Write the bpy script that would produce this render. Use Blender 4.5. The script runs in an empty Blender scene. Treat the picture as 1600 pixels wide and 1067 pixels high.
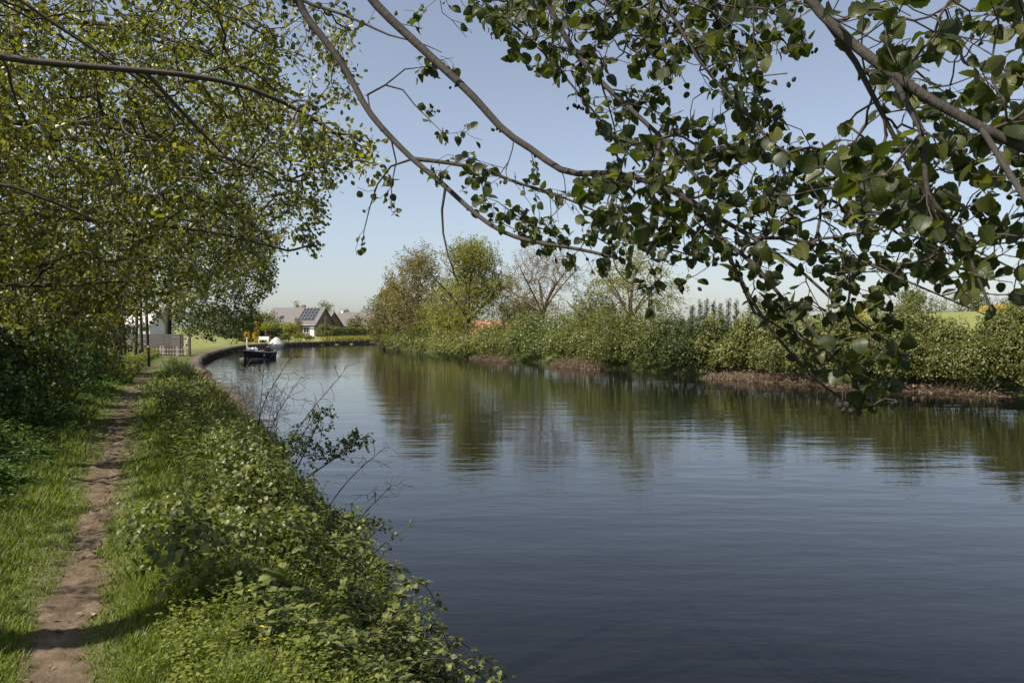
import bpy, math, random
import numpy as np
from mathutils import Vector, Matrix

RNG = np.random.default_rng(11)
scene = bpy.context.scene
COL = scene.collection

# ---------------------------------------------------------------- camera
F, CX, CY, EYE, HORIZON = 1250.0, 800.0, 533.5, 2.6, 513.0
PITCH = math.atan((CY - HORIZON) / F)
cam_d = bpy.data.cameras.new('camera')
cam = bpy.data.objects.new('camera', cam_d)
COL.objects.link(cam)
cam.location = (0, 0, EYE)
cam.rotation_euler = (math.pi / 2 - PITCH, 0, 0)
cam_d.sensor_width = 36.0
cam_d.lens = 36.0 * F / 1600.0
cam_d.clip_start, cam_d.clip_end = 0.05, 9000
cam_d.dof.use_dof = True
cam_d.dof.focus_distance = 14.0
cam_d.dof.aperture_fstop = 13.0
scene.camera = cam

# ---------------------------------------------------------------- sky and sun
SUN_DIR = Vector((-0.86, -0.51, 0.0)).normalized()      # horizontal direction towards the sun
SUN_ELEV = math.radians(53)
world = bpy.data.worlds.new('World')
scene.world = world
world.use_nodes = True
wn = world.node_tree
bg = wn.nodes['Background']
sky = wn.nodes.new('ShaderNodeTexSky')
sky.sky_type = 'NISHITA'
sky.sun_disc = False
sky.sun_elevation = SUN_ELEV
sky.sun_rotation = math.atan2(SUN_DIR.x, SUN_DIR.y)
sky.altitude = 10
sky.air_density = 1.0
sky.dust_density = 1.0
sky.ozone_density = 1.0
hsv = wn.nodes.new('ShaderNodeHueSaturation')      # the air of a pale spring day: a little greyer and more lilac
hsv.inputs['Saturation'].default_value = 0.62
tnt = wn.nodes.new('ShaderNodeMix'); tnt.data_type = 'RGBA'; tnt.blend_type = 'MULTIPLY'
tnt.inputs['Factor'].default_value = 1.0
tnt.inputs['B'].default_value = (0.958, 0.982, 1.045, 1)
wn.links.new(sky.outputs[0], hsv.inputs['Color'])
wn.links.new(hsv.outputs[0], tnt.inputs['A'])
wn.links.new(tnt.outputs['Result'], bg.inputs[0])
bg.inputs[1].default_value = 0.078
sun_d = bpy.data.lights.new('sun', 'SUN')
sun_d.energy = 5.0
sun_d.angle = math.radians(0.55)
sun_d.color = (1.0, 0.93, 0.82)
sun = bpy.data.objects.new('sun', sun_d)
COL.objects.link(sun)
to_sun = Vector((SUN_DIR.x * math.cos(SUN_ELEV), SUN_DIR.y * math.cos(SUN_ELEV), math.sin(SUN_ELEV)))
sun.rotation_euler = to_sun.to_track_quat('Z', 'Y').to_euler()
sun.location = (-20, -10, 40)
scene.view_settings.view_transform = 'Standard'
scene.view_settings.look = 'None'
scene.view_settings.gamma = 1
scene.view_settings.use_curve_mapping = False
scene.view_settings.exposure = 0.82
scene.render.engine = 'CYCLES'
scene.cycles.max_bounces = 7
scene.cycles.diffuse_bounces = 3
scene.cycles.glossy_bounces = 3
scene.cycles.transmission_bounces = 5
scene.cycles.use_denoising = True

# ---------------------------------------------------------------- helpers
CP, SP = math.cos(PITCH), math.sin(PITCH)

def P(px, py, dep):
    """the place that a pixel of the photograph shows at a given distance (metres)"""
    px, py, dep = np.asarray(px, float), np.asarray(py, float), np.asarray(dep, float)
    u = -(py - CY) / F
    s = dep / (CP + u * SP)
    return np.stack([(px - CX) / F * s, dep + 0 * s, EYE + (-SP + u * CP) * s], -1)

def pix(p):
    d = p - np.array([0, 0, EYE])
    f = d[..., 1] * CP - d[..., 2] * SP
    u = d[..., 1] * SP + d[..., 2] * CP
    return np.stack([CX + F * d[..., 0] / np.maximum(f, 1e-3), CY - F * u / np.maximum(f, 1e-3), f], -1)

def nrm(a):
    return a / np.maximum(np.linalg.norm(a, axis=-1, keepdims=True), 1e-9)

def sstep(a, b, x):
    t = np.clip((x - a) / (b - a), 0, 1)
    return t * t * (3 - 2 * t)

def tag(o, label=None, cat=None, group=None, kind=None):
    if label: o['label'] = label
    if cat: o['category'] = cat
    if group: o['group'] = group
    if kind: o['kind'] = kind
    return o

def empty(name, loc=(0, 0, 0), rz=0.0, label=None, cat=None, group=None):
    o = bpy.data.objects.new(name, None)
    o.empty_display_size = 0.2
    COL.objects.link(o)
    o.location = loc
    o.rotation_euler = (0, 0, rz)
    return tag(o, label, cat, group)

class MB:
    """gathers numpy geometry and links it as ONE mesh object"""
    def __init__(self):
        self.V, self.Fs, self.T, self.L, self.n = [], {}, [], [], 0
    def add(self, V, faces, tint=None, loc=None):
        V = np.asarray(V, float).reshape(-1, 3)
        for f in faces:
            f = np.asarray(f, np.int64)
            if len(f): self.Fs.setdefault(f.shape[1], []).append(f + self.n)
        self.V.append(V)
        self.T.append(np.full(len(V), 0.5) if tint is None else np.broadcast_to(tint, (len(V),)))
        self.L.append(np.zeros((len(V), 3)) if loc is None else loc)
        self.n += len(V)
        return self
    def box(self, c, s, rz=0.0, tint=None):
        x, y, z = np.array(s) / 2
        V = np.array([[-x,-y,-z],[x,-y,-z],[x,y,-z],[-x,y,-z],[-x,-y,z],[x,-y,z],[x,y,z],[-x,y,z]])
        if rz:
            cz, sz = math.cos(rz), math.sin(rz)
            V = np.c_[V[:,0]*cz - V[:,1]*sz, V[:,0]*sz + V[:,1]*cz, V[:,2]]
        return self.add(V + np.array(c), [[[0,3,2,1],[4,5,6,7],[0,1,5,4],[1,2,6,5],[2,3,7,6],[3,0,4,7]]], tint)
    def bar(self, a, b, w, h=None):
        """square bar from a to b"""
        a, b = np.array(a, float), np.array(b, float)
        h = h or w
        t = nrm(b - a)
        ref = np.array([0, 0, 1.0]) if abs(t[2]) < .9 else np.array([1.0, 0, 0])
        s = nrm(np.cross(t, ref)); u = np.cross(s, t)
        V = [p + s*i*w/2 + u*j*h/2 for p in (a, b) for i, j in ((-1,-1),(1,-1),(1,1),(-1,1))]
        return self.add(V, [[[0,1,2,3],[7,6,5,4],[0,4,5,1],[1,5,6,2],[2,6,7,3],[3,7,4,0]]])
    def prism(self, poly, ext):
        """polygon (3d points) pushed along ext"""
        poly = np.array(poly, float); n = len(poly)
        V = np.r_[poly, poly + np.array(ext)]
        q = [[i, (i+1) % n, n + (i+1) % n, n + i] for i in range(n)]
        return self.add(V, [q, [list(range(n))[::-1]], [list(range(n, 2*n))]])
    def tubes(self, pts, rad, sides=4, tint=None, cap=False):
        """pts (N,k,3), rad (N,k)"""
        pts, rad = np.asarray(pts, float), np.asarray(rad, float)
        N, k, _ = pts.shape
        if N == 0: return self
        t = np.empty_like(pts)
        t[:, 1:-1] = pts[:, 2:] - pts[:, :-2]
        t[:, 0] = pts[:, 1] - pts[:, 0]; t[:, -1] = pts[:, -1] - pts[:, -2]
        t = nrm(t)
        mt = nrm(pts[:, -1] - pts[:, 0])
        ref = np.where(np.abs(mt[:, 2:3]) < .8, np.array([[0, 0, 1.0]]), np.array([[1.0, 0, 0]]))[:, None, :]
        s = nrm(np.cross(t, ref)); u = np.cross(s, t)
        a = np.arange(sides) / sides * 2 * math.pi
        V = pts[:, :, None, :] + rad[:, :, None, None] * (np.cos(a)[:, None] * s[:, :, None, :] + np.sin(a)[:, None] * u[:, :, None, :])
        i = np.arange(sides); j = (i + 1) % sides
        base = (np.arange(N) * k)[:, None, None] + np.arange(k - 1)[None, :, None]
        q = np.stack([base * sides + i, base * sides + j, (base + 1) * sides + j, (base + 1) * sides + i], -1).reshape(-1, 4)
        fs = [q]
        if cap and sides >= 3:
            for e in (0, k - 1):
                f = ((np.arange(N) * k + e) * sides)[:, None] + i[None]
                fs.append(f if e else f[:, ::-1])
        tt = None if tint is None else np.repeat(np.asarray(tint), k * sides)
        return self.add(V.reshape(-1, 3), fs, tt)
    def leaves(self, pos, axis, normal, size, tmpl, tint, width=1.0):
        tv, tf = tmpl
        pos = np.asarray(pos); N = len(pos)
        if N == 0: return self
        y = nrm(axis); x = nrm(np.cross(y, normal)); z = np.cross(x, y)
        size = np.broadcast_to(size, (N,)); width = np.broadcast_to(width, (N,))
        V = pos[:, None] + size[:, None, None] * (tv[None, :, 0:1] * width[:, None, None] * x[:, None] + tv[None, :, 1:2] * y[:, None] + tv[None, :, 2:3] * z[:, None])
        off = (np.arange(N) * len(tv))[:, None, None]
        return self.add(V.reshape(-1, 3), [(f[None] + off).reshape(-1, f.shape[1]) for f in tf],
                        np.repeat(np.broadcast_to(tint, (N,)), len(tv)), np.tile(tv, (N, 1)))
    def mesh(self, name, mat, smooth=True):
        V = np.concatenate(self.V)
        me = bpy.data.meshes.new(name)
        me.vertices.add(len(V)); me.vertices.foreach_set('co', V.astype(np.float32).ravel())
        fs = [np.concatenate(v) for v in self.Fs.values()]
        loops = np.concatenate([f.ravel() for f in fs]).astype(np.int32)
        sizes = np.concatenate([np.full(len(f), f.shape[1]) for f in fs])
        starts = np.r_[0, np.cumsum(sizes)[:-1]].astype(np.int32)
        me.loops.add(len(loops)); me.loops.foreach_set('vertex_index', loops)
        me.polygons.add(len(sizes)); me.polygons.foreach_set('loop_start', starts)
        me.polygons.foreach_set('use_smooth', np.full(len(sizes), smooth))
        a = me.attributes.new('tint', 'FLOAT', 'POINT'); a.data.foreach_set('value', np.concatenate(self.T).astype(np.float32))
        a = me.attributes.new('leafco', 'FLOAT_VECTOR', 'POINT'); a.data.foreach_set('vector', np.concatenate(self.L).astype(np.float32).ravel())
        me.update(calc_edges=True)
        for m in (mat if isinstance(mat, (list, tuple)) else [mat]): me.materials.append(m)
        return me
    def build(self, name, mat, parent=None, smooth=True, kind=None, world=True):
        """world=True: the geometry was given in world space even though it gets a parent"""
        o = bpy.data.objects.new(name, self.mesh(name, mat, smooth))
        COL.objects.link(o)
        if parent is not None:
            o.parent = parent
            if world: o.matrix_parent_inverse = M4(parent).inverted()
        if kind: o['kind'] = kind
        return o

def M4(o):
    return Matrix.Translation(o.location) @ o.rotation_euler.to_matrix().to_4x4()

def leaf_template(n=5, wide=.46, tipw=.75, serr=0.0, fold=.12, curl=.10):
    """an ovate or rounded leaf, base at the origin, tip at y = 1"""
    t = np.linspace(0, 1, n)
    w = wide * np.power(np.sin(np.pi * np.power(t, tipw)), .62)
    w[0] = .015; w[-1] = .03 if n > 4 else 0.0
    w = w * (1 + serr * np.where(np.arange(n) % 2, 1, -1))
    z = -curl * (t - .35) ** 2 * 2
    mid = np.c_[0 * t, t, z]
    lf = np.c_[-w, t + .02 * (w > .2), z + fold * w]; rt = np.c_[w, t + .02 * (w > .2), z + fold * w]
    V = np.r_[mid, lf, rt]
    i = np.arange(n - 1)
    f = np.r_[np.c_[i, i + 1, n + i + 1, n + i], np.c_[i + 1, i, 2 * n + i, 2 * n + i + 1]]
    return V, [f]

LEAF_HI = leaf_template(9, .46, .72, .05, .22, .16)
LEAF_HI2 = leaf_template(9, .43, .78, .05, -.10, .30)
LEAF_HI3 = leaf_template(9, .48, .68, .06, .34, -.05)
LEAF_HI4 = leaf_template(9, .40, .82, .09, .45, .55)
LEAF_MID = (np.array([[0,0,0],[.34,.38,.06],[.27,.78,.02],[0,1,-.08],[-.27,.78,.02],[-.34,.38,.06]]), [np.array([[0,1,2,3],[0,3,4,5]])])
LEAF_LO = (np.array([[0,0,0],[.36,.5,.07],[0,1,-.03],[-.36,.5,.07]]), [np.array([[0,1,2],[0,2,3]])])
LEAF_POINT = (np.array([[0,0,0],[.24,.30,.05],[.13,.70,.02],[0,1,-.14],[-.13,.70,.02],[-.24,.30,.05]]), [np.array([[0,1,2,3],[0,3,4,5]])])

def rand_dir(n, rng=RNG):
    return nrm(rng.normal(size=(n, 3)))

# ---------------------------------------------------------------- materials
def new_mat(name):
    m = bpy.data.materials.new(name); m.use_nodes = True
    nt = m.node_tree
    return m, nt, nt.nodes['Principled BSDF'], nt.nodes['Material Output']

def ramp(nt, stops):
    r = nt.nodes.new('ShaderNodeValToRGB')
    e = r.color_ramp.elements
    while len(e) < len(stops): e.new(.5)
    for k, (p, c) in enumerate(stops):
        e[k].position = p; e[k].color = (*c, 1)
    return r

def noise(nt, scale, detail=4, rough=.6, vec=None, mapscale=None, coord='Object'):
    n = nt.nodes.new('ShaderNodeTexNoise')
    n.inputs['Scale'].default_value = scale; n.inputs['Detail'].default_value = detail; n.inputs['Roughness'].default_value = rough
    tc = nt.nodes.new('ShaderNodeTexCoord')
    src = tc.outputs[coord]
    if mapscale:
        mp = nt.nodes.new('ShaderNodeMapping'); mp.inputs['Scale'].default_value = mapscale
        nt.links.new(src, mp.inputs[0]); src = mp.outputs[0]
    nt.links.new(src, n.inputs['Vector'])
    return n

def solid(name, stops, scale=6.0, rough=.7, bump=0.0, bscale=None, mapscale=None, spec=.4, metallic=0.0, detail=5):
    m, nt, b, _ = new_mat(name)
    n = noise(nt, scale, detail, .6, mapscale=mapscale)
    r = ramp(nt, stops)
    nt.links.new(n.outputs[0], r.inputs[0]); nt.links.new(r.outputs[0], b.inputs['Base Color'])
    b.inputs['Roughness'].default_value = rough
    b.inputs['Specular IOR Level'].default_value = spec
    b.inputs['Metallic'].default_value = metallic
    if bump:
        n2 = noise(nt, bscale or scale * 3, 5, .65, mapscale=mapscale)
        bp = nt.nodes.new('ShaderNodeBump'); bp.inputs['Strength'].default_value = bump; bp.inputs['Distance'].default_value = .02
        nt.links.new(n2.outputs[0], bp.inputs['Height']); nt.links.new(bp.outputs[0], b.inputs['Normal'])
    return m

def leaf_mat(name, stops, transl=.4, rough=.45, spec=.35, tcol=(1.35, 1.45, .55), veins=False):
    m, nt, b, out = new_mat(name)
    at = nt.nodes.new('ShaderNodeAttribute'); at.attribute_name = 'tint'
    r = ramp(nt, stops)
    nt.links.new(at.outputs['Fac'], r.inputs[0])
    col = r.outputs[0]
    if veins:
        lc = nt.nodes.new('ShaderNodeAttribute'); lc.attribute_name = 'leafco'
        sp = nt.nodes.new('ShaderNodeSeparateXYZ'); nt.links.new(lc.outputs['Vector'], sp.inputs[0])
        ab = nt.nodes.new('ShaderNodeMath'); ab.operation = 'ABSOLUTE'; nt.links.new(sp.outputs[0], ab.inputs[0])
        k = nt.nodes.new('ShaderNodeMath'); k.operation = 'MULTIPLY_ADD'; k.inputs[1].default_value = -.75
        nt.links.new(ab.outputs[0], k.inputs[0]); nt.links.new(sp.outputs[1], k.inputs[2])
        s = nt.nodes.new('ShaderNodeMath'); s.operation = 'MULTIPLY'; s.inputs[1].default_value = 48
        nt.links.new(k.outputs[0], s.inputs[0])
        sn = nt.nodes.new('ShaderNodeMath'); sn.operation = 'SINE'; nt.links.new(s.outputs[0], sn.inputs[0])
        pw = nt.nodes.new('ShaderNodeMapRange'); pw.inputs['From Min'].default_value = .55; pw.inputs['From Max'].default_value = 1
        nt.links.new(sn.outputs[0], pw.inputs['Value'])
        mr = nt.nodes.new('ShaderNodeMapRange'); mr.inputs['From Min'].default_value = 0; mr.inputs['From Max'].default_value = .03
        mr.inputs['To Min'].default_value = 1; mr.inputs['To Max'].default_value = 0
        nt.links.new(ab.outputs[0], mr.inputs['Value'])
        mx = nt.nodes.new('ShaderNodeMath'); mx.operation = 'MAXIMUM'
        nt.links.new(pw.outputs[0], mx.inputs[0]); nt.links.new(mr.outputs[0], mx.inputs[1])
        mc = nt.nodes.new('ShaderNodeMix'); mc.data_type = 'RGBA'; mc.blend_type = 'MULTIPLY'
        mc.inputs['B'].default_value = (1.5, 1.45, 1.3, 1)
        sc = nt.nodes.new('ShaderNodeMath'); sc.operation = 'MULTIPLY'; sc.inputs[1].default_value = .55
        nt.links.new(mx.outputs[0], sc.inputs[0]); nt.links.new(sc.outputs[0], mc.inputs['Factor'])
        nt.links.new(col, mc.inputs['A']); col = mc.outputs['Result']
        bp = nt.nodes.new('ShaderNodeBump'); bp.inputs['Strength'].default_value = .35; bp.inputs['Distance'].default_value = .004; bp.invert = True
        nt.links.new(mx.outputs[0], bp.inputs['Height']); nt.links.new(bp.outputs[0], b.inputs['Normal'])
    nt.links.new(col, b.inputs['Base Color'])
    b.inputs['Roughness'].default_value = rough; b.inputs['Specular IOR Level'].default_value = spec
    tr = nt.nodes.new('ShaderNodeBsdfTranslucent')
    vm = nt.nodes.new('ShaderNodeMix'); vm.data_type = 'RGBA'; vm.blend_type = 'MULTIPLY'; vm.inputs['Factor'].default_value = 1
    vm.inputs['B'].default_value = (*[c * 1.25 for c in tcol], 1)
    nt.links.new(col, vm.inputs['A']); nt.links.new(vm.outputs['Result'], tr.inputs['Color'])
    mix = nt.nodes.new('ShaderNodeMixShader'); mix.inputs[0].default_value = transl
    nt.links.new(b.outputs[0], mix.inputs[1]); nt.links.new(tr.outputs[0], mix.inputs[2]); nt.links.new(mix.outputs[0], out.inputs['Surface'])
    return m

G = lambda *s: list(zip(np.linspace(0, 1, len(s)), s))
M = {}
M['alder'] = leaf_mat('alder leaf', G((.022,.032,.009), (.042,.054,.012), (.105,.108,.026)), .42, .42, .4, veins=True)
M['alder_far'] = leaf_mat('alder foliage', G((.055,.063,.015), (.115,.122,.022), (.23,.215,.045)), .46, .40, .5, tcol=(1.35, 1.4, .5))
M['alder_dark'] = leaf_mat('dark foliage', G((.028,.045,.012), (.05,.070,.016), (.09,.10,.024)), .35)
M['nettle'] = leaf_mat('nettle leaf', G((.035,.065,.018), (.055,.095,.024), (.10,.14,.04)), .3, .5)
M['bramble'] = leaf_mat('bramble leaf', G((.042,.058,.014), (.085,.107,.022), (.19,.20,.065)), .35, .42, .4)
M['grass'] = leaf_mat('grass blade', G((.06,.09,.012), (.115,.15,.020), (.20,.21,.045)), .4, .5)
M['hedge'] = leaf_mat('bank shrub leaf', G((.042,.052,.012), (.092,.104,.022), (.185,.18,.048)), .35, .45, .4)
M['willow'] = leaf_mat('yellow green willow leaf', G((.13,.135,.022), (.20,.20,.035), (.28,.265,.06)), .4)
M['brown_leaf'] = leaf_mat('bronze young leaf', G((.105,.098,.03), (.16,.148,.042), (.215,.205,.06)), .35, tcol=(1.3, 1.15, .6))
M['budding'] = leaf_mat('pinkish brown bud', G((.13,.105,.06), (.17,.145,.07), (.18,.175,.06)), .3, tcol=(1.2, 1.1, .8))
M['far_leaf'] = leaf_mat('distant foliage', G((.075,.088,.028), (.12,.13,.04), (.17,.165,.055)), .3)
M['poplar'] = leaf_mat('poplar foliage', G((.05,.062,.035), (.07,.08,.042), (.09,.1,.05)), .25)
M['yellow_leaf'] = leaf_mat('yellow foliage', G((.35,.25,.02), (.5,.36,.03), (.6,.45,.05)), .3, tcol=(1.1, 1.0, .5))
M['buttercup'] = leaf_mat('yellow petal', G((.6,.45,.02), (.7,.52,.02), (.75,.6,.04)), .25, .35, tcol=(1, 1, .6))
M['dry'] = leaf_mat('dry straw', G((.16,.115,.065), (.25,.185,.11), (.36,.28,.18)), .2, .7, .2, tcol=(1, .9, .7))
M['dead_leaf'] = leaf_mat('dead bramble', G((.13,.09,.06), (.21,.155,.105), (.32,.25,.17)), .15, .8, .1, tcol=(1, .9, .7))
M['bark'] = solid('alder bark', G((.016,.013,.010), (.034,.028,.022), (.062,.054,.044)), 9, .85, .6, 40, (1, 1, .5))
M['twig'] = solid('twig bark', G((.025,.018,.013), (.048,.035,.027), (.08,.062,.05)), 14, .8)
M['pale_twig'] = solid('pale dry twig', G((.14,.11,.085), (.22,.18,.14), (.30,.25,.20)), 12, .85)
M['brown_twig'] = solid('brown tree twig', G((.10,.07,.05), (.16,.115,.08), (.22,.16,.11)), 8, .85)
M['alder_twig'] = solid('alder branch bark', G((.028,.022,.016), (.055,.043,.032), (.095,.078,.06)), 9, .85, .5, 40)
M['cone'] = solid('alder cone', G((.012,.010,.009), (.03,.025,.022)), 40, .9)
M['white'] = solid('white paint', G((.62,.60,.57), (.78,.77,.74)), 2, .6)
M['cover'] = solid('pale boat cover', G((.28,.25,.225), (.42,.39,.36), (.50,.475,.44)), 3, .75, .3, 5)
M['black_hull'] = solid('black hull paint', G((.012,.012,.014), (.022,.022,.025)), 3, .3)
M['grey'] = solid('grey deck', G((.20,.20,.20), (.28,.28,.27)), 6, .7)
M['brick'] = solid('dark brown brick', G((.10,.065,.055), (.16,.11,.09), (.20,.145,.125)), 5, .9)
M['roof_grey'] = solid('purple grey tiles', G((.085,.076,.076), (.125,.112,.112), (.165,.148,.148)), 3, .85, mapscale=(.25, .25, 4))
M['roof_red'] = solid('red clay tiles', G((.30,.11,.065), (.40,.16,.10), (.44,.2,.13)), 3, .85)
M['panel'] = solid('solar panel glass', G((.014,.015,.026), (.022,.024,.04)), 2, .6, spec=.15)
M['alu'] = solid('aluminium rail', G((.42,.42,.44), (.5,.5,.52)), 4, .5)
M['dark_wood'] = solid('dark fence timber', G((.030,.027,.025), (.06,.053,.048), (.085,.075,.066)), 8, .85, mapscale=(.3, .3, 3))
M['pale_wood'] = solid('weathered pale timber', G((.25,.21,.17), (.36,.31,.26), (.44,.39,.33)), 8, .85)
M['quay_wood'] = solid('bank timber', G((.045,.036,.028), (.085,.068,.052), (.13,.105,.08)), 5, .9, .5)
M['glass'] = solid('dark window glass', G((.02,.024,.028), (.035,.04,.045)), 2, .12)
M['skin'] = solid('skin', G((.42,.25,.18), (.5,.31,.23)), 8, .6)
M['white_shirt'] = solid('white shirt', G((.62,.62,.62), (.75,.75,.74)), 8, .85)
M['dark_shirt'] = solid('dark jacket', G((.02,.022,.03), (.04,.042,.055)), 8, .85)
M['hair'] = solid('dark hair', G((.03,.02,.015), (.06,.045,.03)), 30, .7)
M['foam'] = solid('white foam', G((.55,.57,.58), (.8,.8,.8)), 8, .8)

# ---------------------------------------------------------------- river and terrain
LB = np.array([(46,-100),(28.2,-60),(2.0,0),(-0.56,5.87),(-8,22.85),(-20.2,50.7),(-26.2,69),(-31.3,89),(-33.3,99),(-33.9,108),(-33,116),(-29.4,127),(-23.5,138),(-12,150),(5,164),(40,186),(90,206),(200,230)], float)
RB = np.array([(110,-100),(75,-60),(50,-16),(31,15),(24,23.4),(17.8,31.7),(10.1,42.2),(4.2,52.4),(-9.1,81),(-16.2,101),(-18.8,113),(-19,121),(-15.5,128),(-6,137),(12,150),(42,168),(92,188),(200,210)], float)
PATH = np.array([(3.4,-8.2),(-0.55,0.3),(-2.15,3.7),(-2.75,5.0),(-4.55,9.0),(-6.9,14),(-9.7,20.2),(-13.2,28.5),(-16.6,36),(-20.6,46.5),(-25.2,61),(-30.5,79),(-35,98),(-38,112)], float)

def resample(poly, step):
    d = np.r_[0, np.cumsum(np.linalg.norm(np.diff(poly, axis=0), axis=1))]
    n = max(2, int(d[-1] / step))
    s = np.linspace(0, d[-1], n)
    return np.stack([np.interp(s, d, poly[:, k]) for k in range(poly.shape[1])], 1)

def smooth_poly(poly, it=2):
    for _ in range(it):
        q = np.empty((2 * len(poly) - 2, poly.shape[1]))
        q[0::2] = .75 * poly[:-1] + .25 * poly[1:]; q[1::2] = .25 * poly[:-1] + .75 * poly[1:]
        poly = np.r_[poly[:1], q, poly[-1:]]
    return poly

LBs, RBs, PATHs = smooth_poly(LB), smooth_poly(RB), smooth_poly(PATH)
RIVER = np.r_[LBs, RBs[::-1]]

def dist_poly(x, y, poly):
    best = np.full(x.shape, 1e9)
    for a, b in zip(poly[:-1], poly[1:]):
        e = b - a; L = max(e @ e, 1e-9)
        t = np.clip(((x - a[0]) * e[0] + (y - a[1]) * e[1]) / L, 0, 1)
        best = np.minimum(best, np.hypot(x - a[0] - t * e[0], y - a[1] - t * e[1]))
    return best

def in_river(x, y):
    c = np.zeros(x.shape, bool)
    for a, b in zip(RIVER, np.roll(RIVER, -1, 0)):
        if a[1] == b[1]: continue
        k = ((a[1] > y) != (b[1] > y)) & (x < (b[0] - a[0]) * (y - a[1]) / (b[1] - a[1]) + a[0])
        c ^= k
    return c

def wob(x, y, s, seed=0):
    return (np.sin(x * s + seed) * np.cos(y * s * 1.13 + seed * 1.7) + .5 * np.sin(x * s * 2.3 + y * s * 1.7 + seed * 2.1) + .3 * np.cos(y * s * 3.9 - x * s * 3.1 + seed)) / 1.8

def ground(x, y, full=False):
    x, y = np.asarray(x, float), np.asarray(y, float)
    dl, dr = dist_poly(x, y, LBs), dist_poly(x, y, RBs)
    wet = in_river(x, y)
    left = dl <= dr
    d = np.where(left, dl, dr)
    dp = dist_poly(x, y, PATHs)
    top = 1.0 - .5 * sstep(8, 46, y) + .15 * sstep(120, 150, y)
    slope = np.where(y > 34, .35, 1.5)
    zl = -.12 + (top + .12) * sstep(-.05, 1, d / slope) + .25 * sstep(4.5, 11, dl) + .04 * wob(x, y, 1.6) * sstep(.5, 2, dl)
    zl = zl - .035 * np.exp(-(dp / .24) ** 2)
    zr = -.1 + 1.1 * sstep(.6, 3.4, dr) + 3.25 * sstep(20, 44, dr) * sstep(18, 36, x) * (1 - .8 * sstep(46, 120, dr)) * sstep(200, 60, y)
    z = np.where(left, zl, zr)
    z = np.where(wet, -.1 - .9 * sstep(0, 2, d), z)
    return (z, d, left, wet, dp) if full else z

# ground: one sheet, fine near the camera, out to the horizon
ang = np.r_[np.radians(np.arange(40, 140.01, .5)), np.radians(np.arange(145, 396, 5.0))]
rad = .35 * np.power(1.023, np.arange(0, 413))
A, Rr = np.meshgrid(ang, rad, indexing='ij')
gx, gy = Rr * np.cos(A), Rr * np.sin(A)
gz, gd, gleft, gwet, gdp = ground(gx, gy, True)
soil = np.exp(-(gdp / .24) ** 2) * gleft * (gy < 105)
na, nr = A.shape
i, j = np.meshgrid(np.arange(na), np.arange(nr - 1), indexing='ij')
i2 = (i + 1) % na
quads = np.stack([i * nr + j, i * nr + j + 1, i2 * nr + j + 1, i2 * nr + j], -1).reshape(-1, 4)
mb = MB()
cen = len(gx.ravel())
Vg = np.r_[np.stack([gx, gy, gz], -1).reshape(-1, 3), [[0, 0, float(ground(np.array([0.]), np.array([0.]))[0])]]]
meadow = np.where(gleft, sstep(60, 100, gy), sstep(8, 22, gd))       # 0 verge, 1 meadow
fan = np.stack([np.full(na, cen), np.arange(na) * nr, ((np.arange(na) + 1) % na) * nr], -1)
mb.add(Vg, [quads, fan], np.r_[meadow.ravel(), 0], np.r_[np.stack([soil, 0 * soil, 0 * soil], -1).reshape(-1, 3), [[0, 0, 0]]])
m, nt, b, _ = new_mat('turf and soil')
n1 = noise(nt, 1.3, 6, .65); n2 = noise(nt, 16, 5, .7)
r1 = ramp(nt, [(.3, (.05,.062,.018)), (.5, (.075,.098,.024)), (.62, (.10,.10,.04)), (.75, (.12,.09,.06))])
r2 = ramp(nt, [(.3, (.10,.125,.03)), (.55, (.17,.18,.06)), (.75, (.22,.21,.085))])
mixn = nt.nodes.new('ShaderNodeMix'); mixn.data_type = 'FLOAT'; mixn.inputs[0].default_value = .5
nt.links.new(n1.outputs[0], mixn.inputs[2]); nt.links.new(n2.outputs[0], mixn.inputs[3])
nt.links.new(mixn.outputs[0], r1.inputs[0]); nt.links.new(mixn.outputs[0], r2.inputs[0])
at = nt.nodes.new('ShaderNodeAttribute'); at.attribute_name = 'tint'
mc = nt.nodes.new('ShaderNodeMix'); mc.data_type = 'RGBA'
nt.links.new(at.outputs['Fac'], mc.inputs['Factor']); nt.links.new(r1.outputs[0], mc.inputs['A']); nt.links.new(r2.outputs[0], mc.inputs['B'])
sa = nt.nodes.new('ShaderNodeAttribute'); sa.attribute_name = 'leafco'
ss = nt.nodes.new('ShaderNodeSeparateXYZ'); nt.links.new(sa.outputs['Vector'], ss.inputs[0])
sr = ramp(nt, [(.3, (.055,.041,.024)), (.7, (.14,.108,.072))]); nt.links.new(n2.outputs[0], sr.inputs[0])
ms = nt.nodes.new('ShaderNodeMix'); ms.data_type = 'RGBA'
nt.links.new(ss.outputs[0], ms.inputs['Factor']); nt.links.new(mc.outputs['Result'], ms.inputs['A']); nt.links.new(sr.outputs[0], ms.inputs['B'])
nt.links.new(ms.outputs['Result'], b.inputs['Base Color'])
b.inputs['Roughness'].default_value = .95; b.inputs['Specular IOR Level'].default_value = .15
bp = nt.nodes.new('ShaderNodeBump'); bp.inputs['Strength'].default_value = .6; bp.inputs['Distance'].default_value = .04
nt.links.new(n2.outputs[0], bp.inputs['Height']); nt.links.new(bp.outputs[0], b.inputs['Normal'])
tag(mb.build('ground', m), kind='structure')

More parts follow.
